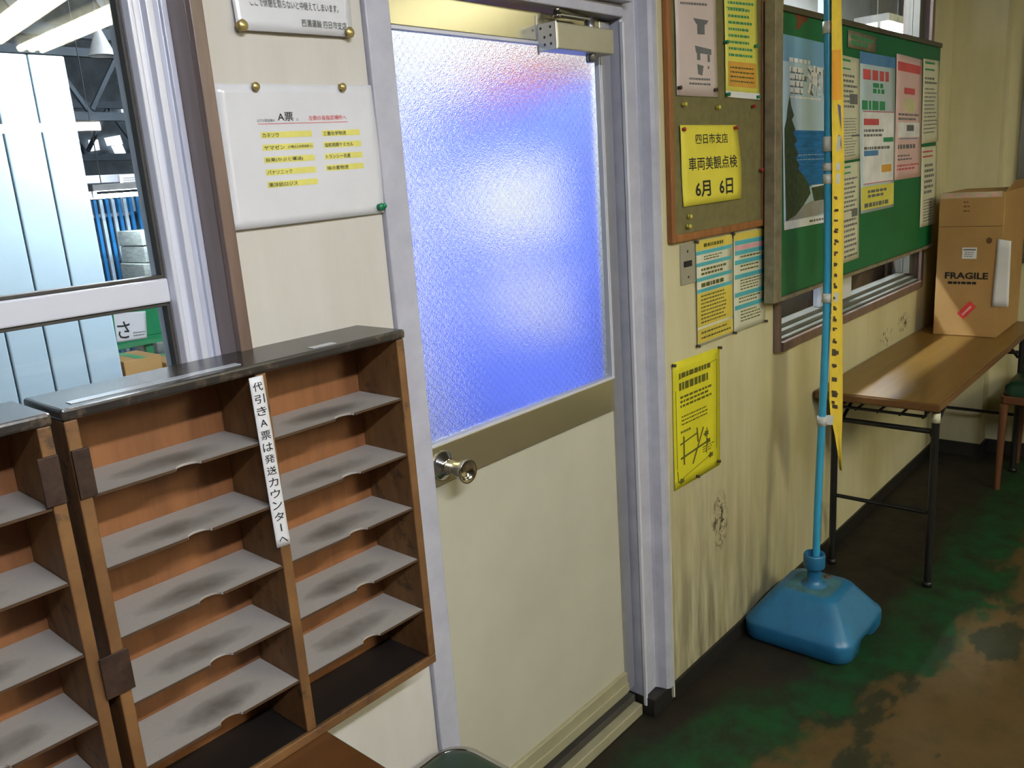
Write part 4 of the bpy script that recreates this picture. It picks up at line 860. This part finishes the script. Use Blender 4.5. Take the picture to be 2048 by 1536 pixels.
# ================================================================ BANNER STAND
px_, py_ = 2.646, -.195
bs = thing('banner_stand', (px_, py_, 0), 'blue water weighted banner stand with a tall blue pole', 'banner stand')
def sq(h, r, z, notch=0.0):
    # rounded square whose four sides carry a notch of the given depth
    out = []; c = h-r; k = min(.075, c*.8)
    for q in range(4):
        a = math.radians(90*q); ca, sa = math.cos(a), math.sin(a); side = []
        for u, d in ((-k, 0), (-k*.78, notch if q % 2 else 0), (k*.78, notch if q % 2 else 0), (k, 0)): side.append((h-d, u))
        for t_ in range(9): b = math.radians(10*t_*90/80); side.append((c+r*math.cos(b), c+r*math.sin(b)))
        out += [(px_+x*ca-y*sa, py_+x*sa+y*ca, z) for x, y in side]
    return out
mb = MB(); loft(mb, [sq(.176, .05, .003, .022), sq(.184, .055, .012, .026), sq(.187, .057, .040, .026), sq(.187, .057, .052), sq(.187, .057, .064), sq(.184, .056, .073), sq(.172, .054, .086), sq(.112, .045, .168), sq(.102, .042, .176), sq(.08, .035, .179)])
base = mb.build('water_tank', M['bluetank'], bs)
MB().lathe((px_, py_, .177), (0, 0, 1), [(.046, 0), (.043, .004), (.027, .010), (.0235, .030), (.0235, .058), (.0265, .062), (.034, .066), (.0365, .072), (.0365, .112), (.034, .118), (.0290, .118), (.0285, .100), (.0, .098)], 36).build('pole_socket', M['bluetank'], bs)
PP = [onY(1632, 1112, py_), onY(1636, 1000, py_), onY(1646, 800, py_), onY(1653, 640, py_), onY(1655.5, 500, py_), onY(1656.5, 250, py_), onY(1656, 0, py_)]; PP.insert(0, Vector((PP[0].x, py_, .26))); PP.append(Vector((PP[-1].x+.002, py_, 2.66)))
MB().tube(PP, .0125, 18).build('pole', M['bluepole'], bs)
MB().lathe((px_+.072, py_-.02, .1745), (0, 0, 1), [(.013, 0), (.013, .010), (.010, .012), (0, .012)], 20).build('filler_cap', M['pindark'], bs)
loft(MB(), [sq(.079, .034, .1793), sq(.075, .034, .1799)]).build('dirt_film', M['tankdirt'], bs)
def clip(py, h):
    z = onY(1652, py, py_).z; k = max(i for i in range(len(PP)-1) if PP[i].z <= z); c = PP[k].lerp(PP[k+1], (z-PP[k].z)/(PP[k+1].z-PP[k].z)); c.z = z-h/2
    mb = MB().lathe(c, (0, 0, 1), [(.0127, 0), (.0160, 0), (.0160, h), (.0127, h)], 24); a = c+Vector((.013, -.010, h/2)); mb.bar(a, a+RT*.022, .005, h)
    return mb.build('banner_clip', M['clip'], bs)
for py, h in ((54, .034), (288, .045), (334, .024), (358, .03), (596, .030), (836, .032)): clip(py, h)
# banner, hanging folded beside the pole
RH = Vector((RT.x, RT.y, 0)).normalized(); FH = Vector((FW.x, FW.y, 0)).normalized()
base_pt = Vector((px_, py_, 0))
rows = [(-80, 1665, 1690), (0, 1664, 1684), (100, 1664, 1686), (200, 1664, 1688), (330, 1665, 1690), (500, 1665, 1688), (600, 1664, 1686), (700, 1661, 1686.5), (800, 1659, 1686.5), (834, 1662, 1686), (870, 1670, 1684.5), (900, 1675, 1683), (940, 1680, 1681.5)]
prof_ = [(0, 0), (.18, .006), (.45, -.004), (.62, -.014), (.80, .004), (.9, .010), (1, .004)]
loops = []
Yb = py_-.02
for py, xa, xb in rows:
    A_, B_ = onY(xa, py, Yb), onY(xb, py, Yb)
    loops.append([A_.lerp(B_, u)+FH*k for u, k in prof_])
def strip(mb, i0, i1, u0=0, u1=len(prof_)-1, off=0):
    n = u1-u0+1; vs = [l[k]-FH*off for l in loops[i0:i1+1] for k in range(u0, u1+1)]
    mb.add(vs, [(i*n+k, i*n+k+1, (i+1)*n+k+1, (i+1)*n+k) for i in range(i1-i0) for k in range(n-1)], True)
bn = thing('banner', (px_+.03, py_, loops[-1][0].z), 'narrow folded yellow cloth banner clipped to the blue pole', 'banner')
mb = MB(); strip(mb, 0, len(rows)-1); o = mb.build('cloth', M['banner'], bn); so = o.modifiers.new('thickness', 'SOLIDIFY'); so.thickness = .0012
mb = MB(); strip(mb, 2, 3, 0, 4, .0012); mb.build('orange_print', M['bannerorange'], bn)
def cloth(py, u, off=.0016):
    k = max(i for i in range(len(rows)-1) if rows[i][0] <= py); f = (py-rows[k][0])/(rows[k+1][0]-rows[k][0])
    m_ = max(i for i in range(len(prof_)-1) if prof_[i][0] <= u); g = (u-prof_[m_][0])/(prof_[m_+1][0]-prof_[m_][0])
    a, b = loops[k][m_].lerp(loops[k][m_+1], g), loops[k+1][m_].lerp(loops[k+1][m_+1], g)
    return a.lerp(b, f)-FH*off
mb = MB()
for (ya, yb) in ((208, 262), (268, 300)): mb.add([cloth(ya, .42), cloth(ya+4, .58), cloth(yb, .6)], [(0, 1, 2)])
mb.build('violet_print', M['inkviolet'], bn)
mb = MB(); yy = 390
while yy < 815:
    wd, hh = (.26, 13) if yy < 680 else (.34, 19)
    for _ in range(3):
        ua = .14+random.random()*.10; ya = yy+random.random()*hh*.6; ub = ua+wd*(.4+random.random()*.5); yb = ya+hh*(.2+random.random()*.25)
        mb.quad(cloth(ya, ua), cloth(ya, ub), cloth(yb, ub), cloth(yb, ua))
    yy += 22 if yy < 680 else 26
mb.build('printed_text', M['pindark'], bn)

# ================================================================ FOLDING TABLE
TX0, TX1, TY0, TY1, TZ = 3.085, 4.775, -.458, -.012, .755
ft = thing('folding_table', ((TX0+TX1)/2, (TY0+TY1)/2, 0), 'long wood topped folding table against the wall under the green board', 'table')
MB().box(TX0+.004, TX1-.004, TY0+.004, TY1-.004, TZ-.004, TZ).build('tabletop', M['tabletop'], ft)
MB().box(TX0, TX1, TY0, TY1, TZ-.032, TZ-.0045).build('edge_band', M['tableedge'], ft, bevel=.004)
def tt(mb, *pts): return mb.tube(pts, .0125, 12)
for x, s_ in ((TX0+.10, 1), (TX1-.12, -1)):
    for y in (TY0+.035, TY1-.045): MB().tube([(x, y, TZ-.033), (x, y, .012)], .0135, 14).build('leg', M['blackmetal'], ft); MB().lathe((x, y, 0), (0, 0, 1), [(0, 0), (.017, 0), (.016, .02), (.0, .02)], 14).build('foot_cap', M['blackmetal'], ft)
    for z, r in ((.62, .010), (.30, .008), (TZ-.05, .011)): MB().tube([(x, TY0+.05, z), (x, TY1-.06, z)], r, 10).build('cross_bar', M['blackmetal'], ft)
    for y in (TY0+.05, TY1-.06): MB().tube([(x+.012*s_, y, .60), (x+.26*s_, y, TZ-.04)], .007, 8).build('folding_brace', M['blackmetal'], ft)
mb = MB()
for y in (TY0+.07, TY0+.15, TY0+.23, TY0+.31, TY0+.38): mb.tube([(TX0+.06, y, TZ-.075), (TX1-.10, y, TZ-.075)], .005, 8)
for x in (TX0+.06, TX0+.65, TX1-.6, TX1-.1): mb.tube([(x, TY0+.06, TZ-.070), (x, TY0+.39, TZ-.070)], .006, 8); mb.tube([(x, TY0+.06, TZ-.070), (x, TY0+.06, TZ-.033)], .005, 8); mb.tube([(x, TY0+.39, TZ-.070), (x, TY0+.39, TZ-.033)], .005, 8)
mb.build('under_shelf_rack', M['blackmetal'], ft)
c = Vector((TX0+.10, TY0+.035, .675)); MB().lathe(c, (0, 0, 1), [(.0140, -.018), (.0146, -.018), (.0146, .018), (.0140, .018)], 18).build('white_sticker', M['creampaper'], ft)

# ================================================================ CARDBOARD BOX
b0, b1 = onZ(1868, 667, TZ), onZ(1990, 678, TZ)
bx0 = (b0.x+b1.x)/2; by0, by1 = b1.y, b0.y; bx1 = 4.765; bz = onX(1935, 386, bx0).z
bt = thing('cardboard_box', ((bx0+bx1)/2, (by0+by1)/2, TZ+.0005), 'tall brown cardboard box stamped FRAGILE at the end of the folding table', 'box')
MB().box(bx0, bx1, by0, by1, TZ+.0005, bz).build('carton_body', M['card'], bt, bevel=.004)
mb = MB(); mb.bar((bx0+.012, by0, bz-.0), (bx1-.012, by0, bz), .004, .004); 
fl = [Vector((bx0+.02, by0+.001, bz)), Vector((bx1-.005, by0+.001, bz)), Vector((bx1-.005, by0-.03, bz+.045)), Vector((bx0+.03, by0-.03, bz+.045))]
MB().add([*fl, *[p+Vector((0, .004, .001)) for p in fl]], [(0, 1, 2, 3), (7, 6, 5, 4), (0, 4, 5, 1), (1, 5, 6, 2), (2, 6, 7, 3), (3, 7, 4, 0)]).build('top_flap', M['card'], bt)
MB().box(bx0-.0012, bx0+.05, by0+.015, by1-.004, bz-.022, bz+.0012).build('sealing_tape', M['packtape'], bt)
mb = MB()
for k in range(4): mb.box(bx0-.0016, bx0-.0012, by0+.03+k*.06, by0+.055+k*.06, bz-.018, bz-.006)
mb.build('tape_print', M['inkpink'], bt)
FS = Sheet([Vector((bx0, by1, bz)), Vector((bx0, by0, bz)), Vector((bx0, by0, TZ)), Vector((bx0, by1, TZ))], 0, .0008); FS.o = bt
def fsi(name, mk, fn):
    mb = MB(); fn(mb); o = mb.build(name, M[mk], bt, recalc=False, origin=WL[bt])
    if o.data.polygons[0].normal.dot(FS.n) < 0: o.data.flip_normals()
fsi('stamped_text', 'blackmetal', lambda mb: (FS.text(mb, 'FRAGILE', .15, .545, .82, .592, bold=.03), FS.greek(mb, .20, .605, .76, .63, 1, .7, ch=.05)))
fsi('fold_line', 'tableedge', lambda mb: FS.rect(mb, .02, .225, .98, .229, .0004))
fsi('stamped_mark', 'tableedge', lambda mb: (FS.poly(mb, [(.80+.045*math.cos(k*.524), .325+.022*math.sin(k*.524)) for k in range(12)], .0004), FS.greek(mb, .38, .05, .5, .14, 3, .3, ch=.04)))
fsi('address_label', 'paper', lambda mb: FS.rect(mb, .40, .372, .625, .450, .0005)); fsi('label_print', 'inkgrey', lambda mb: (FS.rect(mb, .42, .382, .61, .392, .0009), FS.greek(mb, .44, .40, .60, .44, 3, .4, .0009, ch=.03)))
fsi('red_sticker', 'redlabel', lambda mb: FS.poly(mb, [(.37, .838), (.56, .745), (.67, .785), (.48, .878)], .0005)); fsi('sticker_print', 'inkpink', lambda mb: FS.poly(mb, [(.445, .842), (.575, .778), (.60, .788), (.47, .852)], .0009))
_l = [onY(2021, 474, by1-.0012), onY(2037, 468, by1-.0012), onY(2035, 556, by1-.0012), onY(2018, 566, by1-.0012)]
LS = Sheet(_l, 0, .0005); LS.o = bt; mb = MB(); LS.rect(mb, 0, 0, 1, 1); mb.build('shipping_label', M['bluepaper'], bt, origin=WL[bt]); mb = MB(); LS.greek(mb, .15, .15, .9, .55, 4, .5, .0011, ch=.2); mb.build('label_print', M['inkviolet'], bt, origin=WL[bt])
# paper hanging on the box corner
pp = [onX(1996, 478, bx0-.003), onX(2023, 482, bx0-.003), onX(2017, 614, bx0-.003), onX(1984, 613, bx0-.003)]
for p in pp: p.y = min(p.y, 9)
PS = Sheet(pp, .003, .002); tag(PS.make('white_paper', M['paper'], nu=5, nv=8), 'white paper hanging from the corner of the cardboard box', 'sheet of paper')

# ================================================================ CHAIR AT THE RIGHT EDGE
cf = onZ(1993, 978, 0); CX, CY = cf.x, cf.y
ch = thing('chair', (CX+.25, CY-.22, 0), 'wooden chair with dark green padding beside the folding table', 'chair')
chx0, chx1, chy1 = CX, CX+.44, CY; chy0 = CY-.42
for x, y, zt, dx in ((chx0, chy1, .42, .0), (chx0, chy0, .80, -.05), (chx1, chy1, .42, 0), (chx1, chy0, .80, -.05)):
    MB().tube([(x, y, 0), (x+.012, y-.004, .43), (x+.012, y-.004+dx, zt)] if zt > .5 else [(x, y, 0), (x+.012, y-.004, .43)], [.013, .018, .015] if zt > .5 else [.013, .018], 12).build('leg', M['chairwood'], ch)
mb = MB().box(chx0+.004, chx1+.02, chy1-.022, chy1+.012, .432, .470); mb.box(chx0+.004, chx1+.02, chy0-.012, chy0+.022, .432, .470); mb.box(chx0-.006, chx0+.028, chy0, chy1, .432, .470); mb.build('seat_rail', M['chairwood'], ch, bevel=.004)
mb = MB(); loft(mb, [[(x, y, z) for x, y in rrect(chx0+.0+i, chx1+.01-i, chy0+i, chy1-i, .04)] for i, z in ((.0, .4705), (-.004, .49), (.0, .515), (.02, .53), (.06, .536))]); mb.build('seat_pad', M['greenvinyl'], ch)
MB().box(chx0+.02, chx1, chy0-.085, chy0-.045, .58, .80).build('backrest', M['greenvinyl'], ch, bevel=.012)
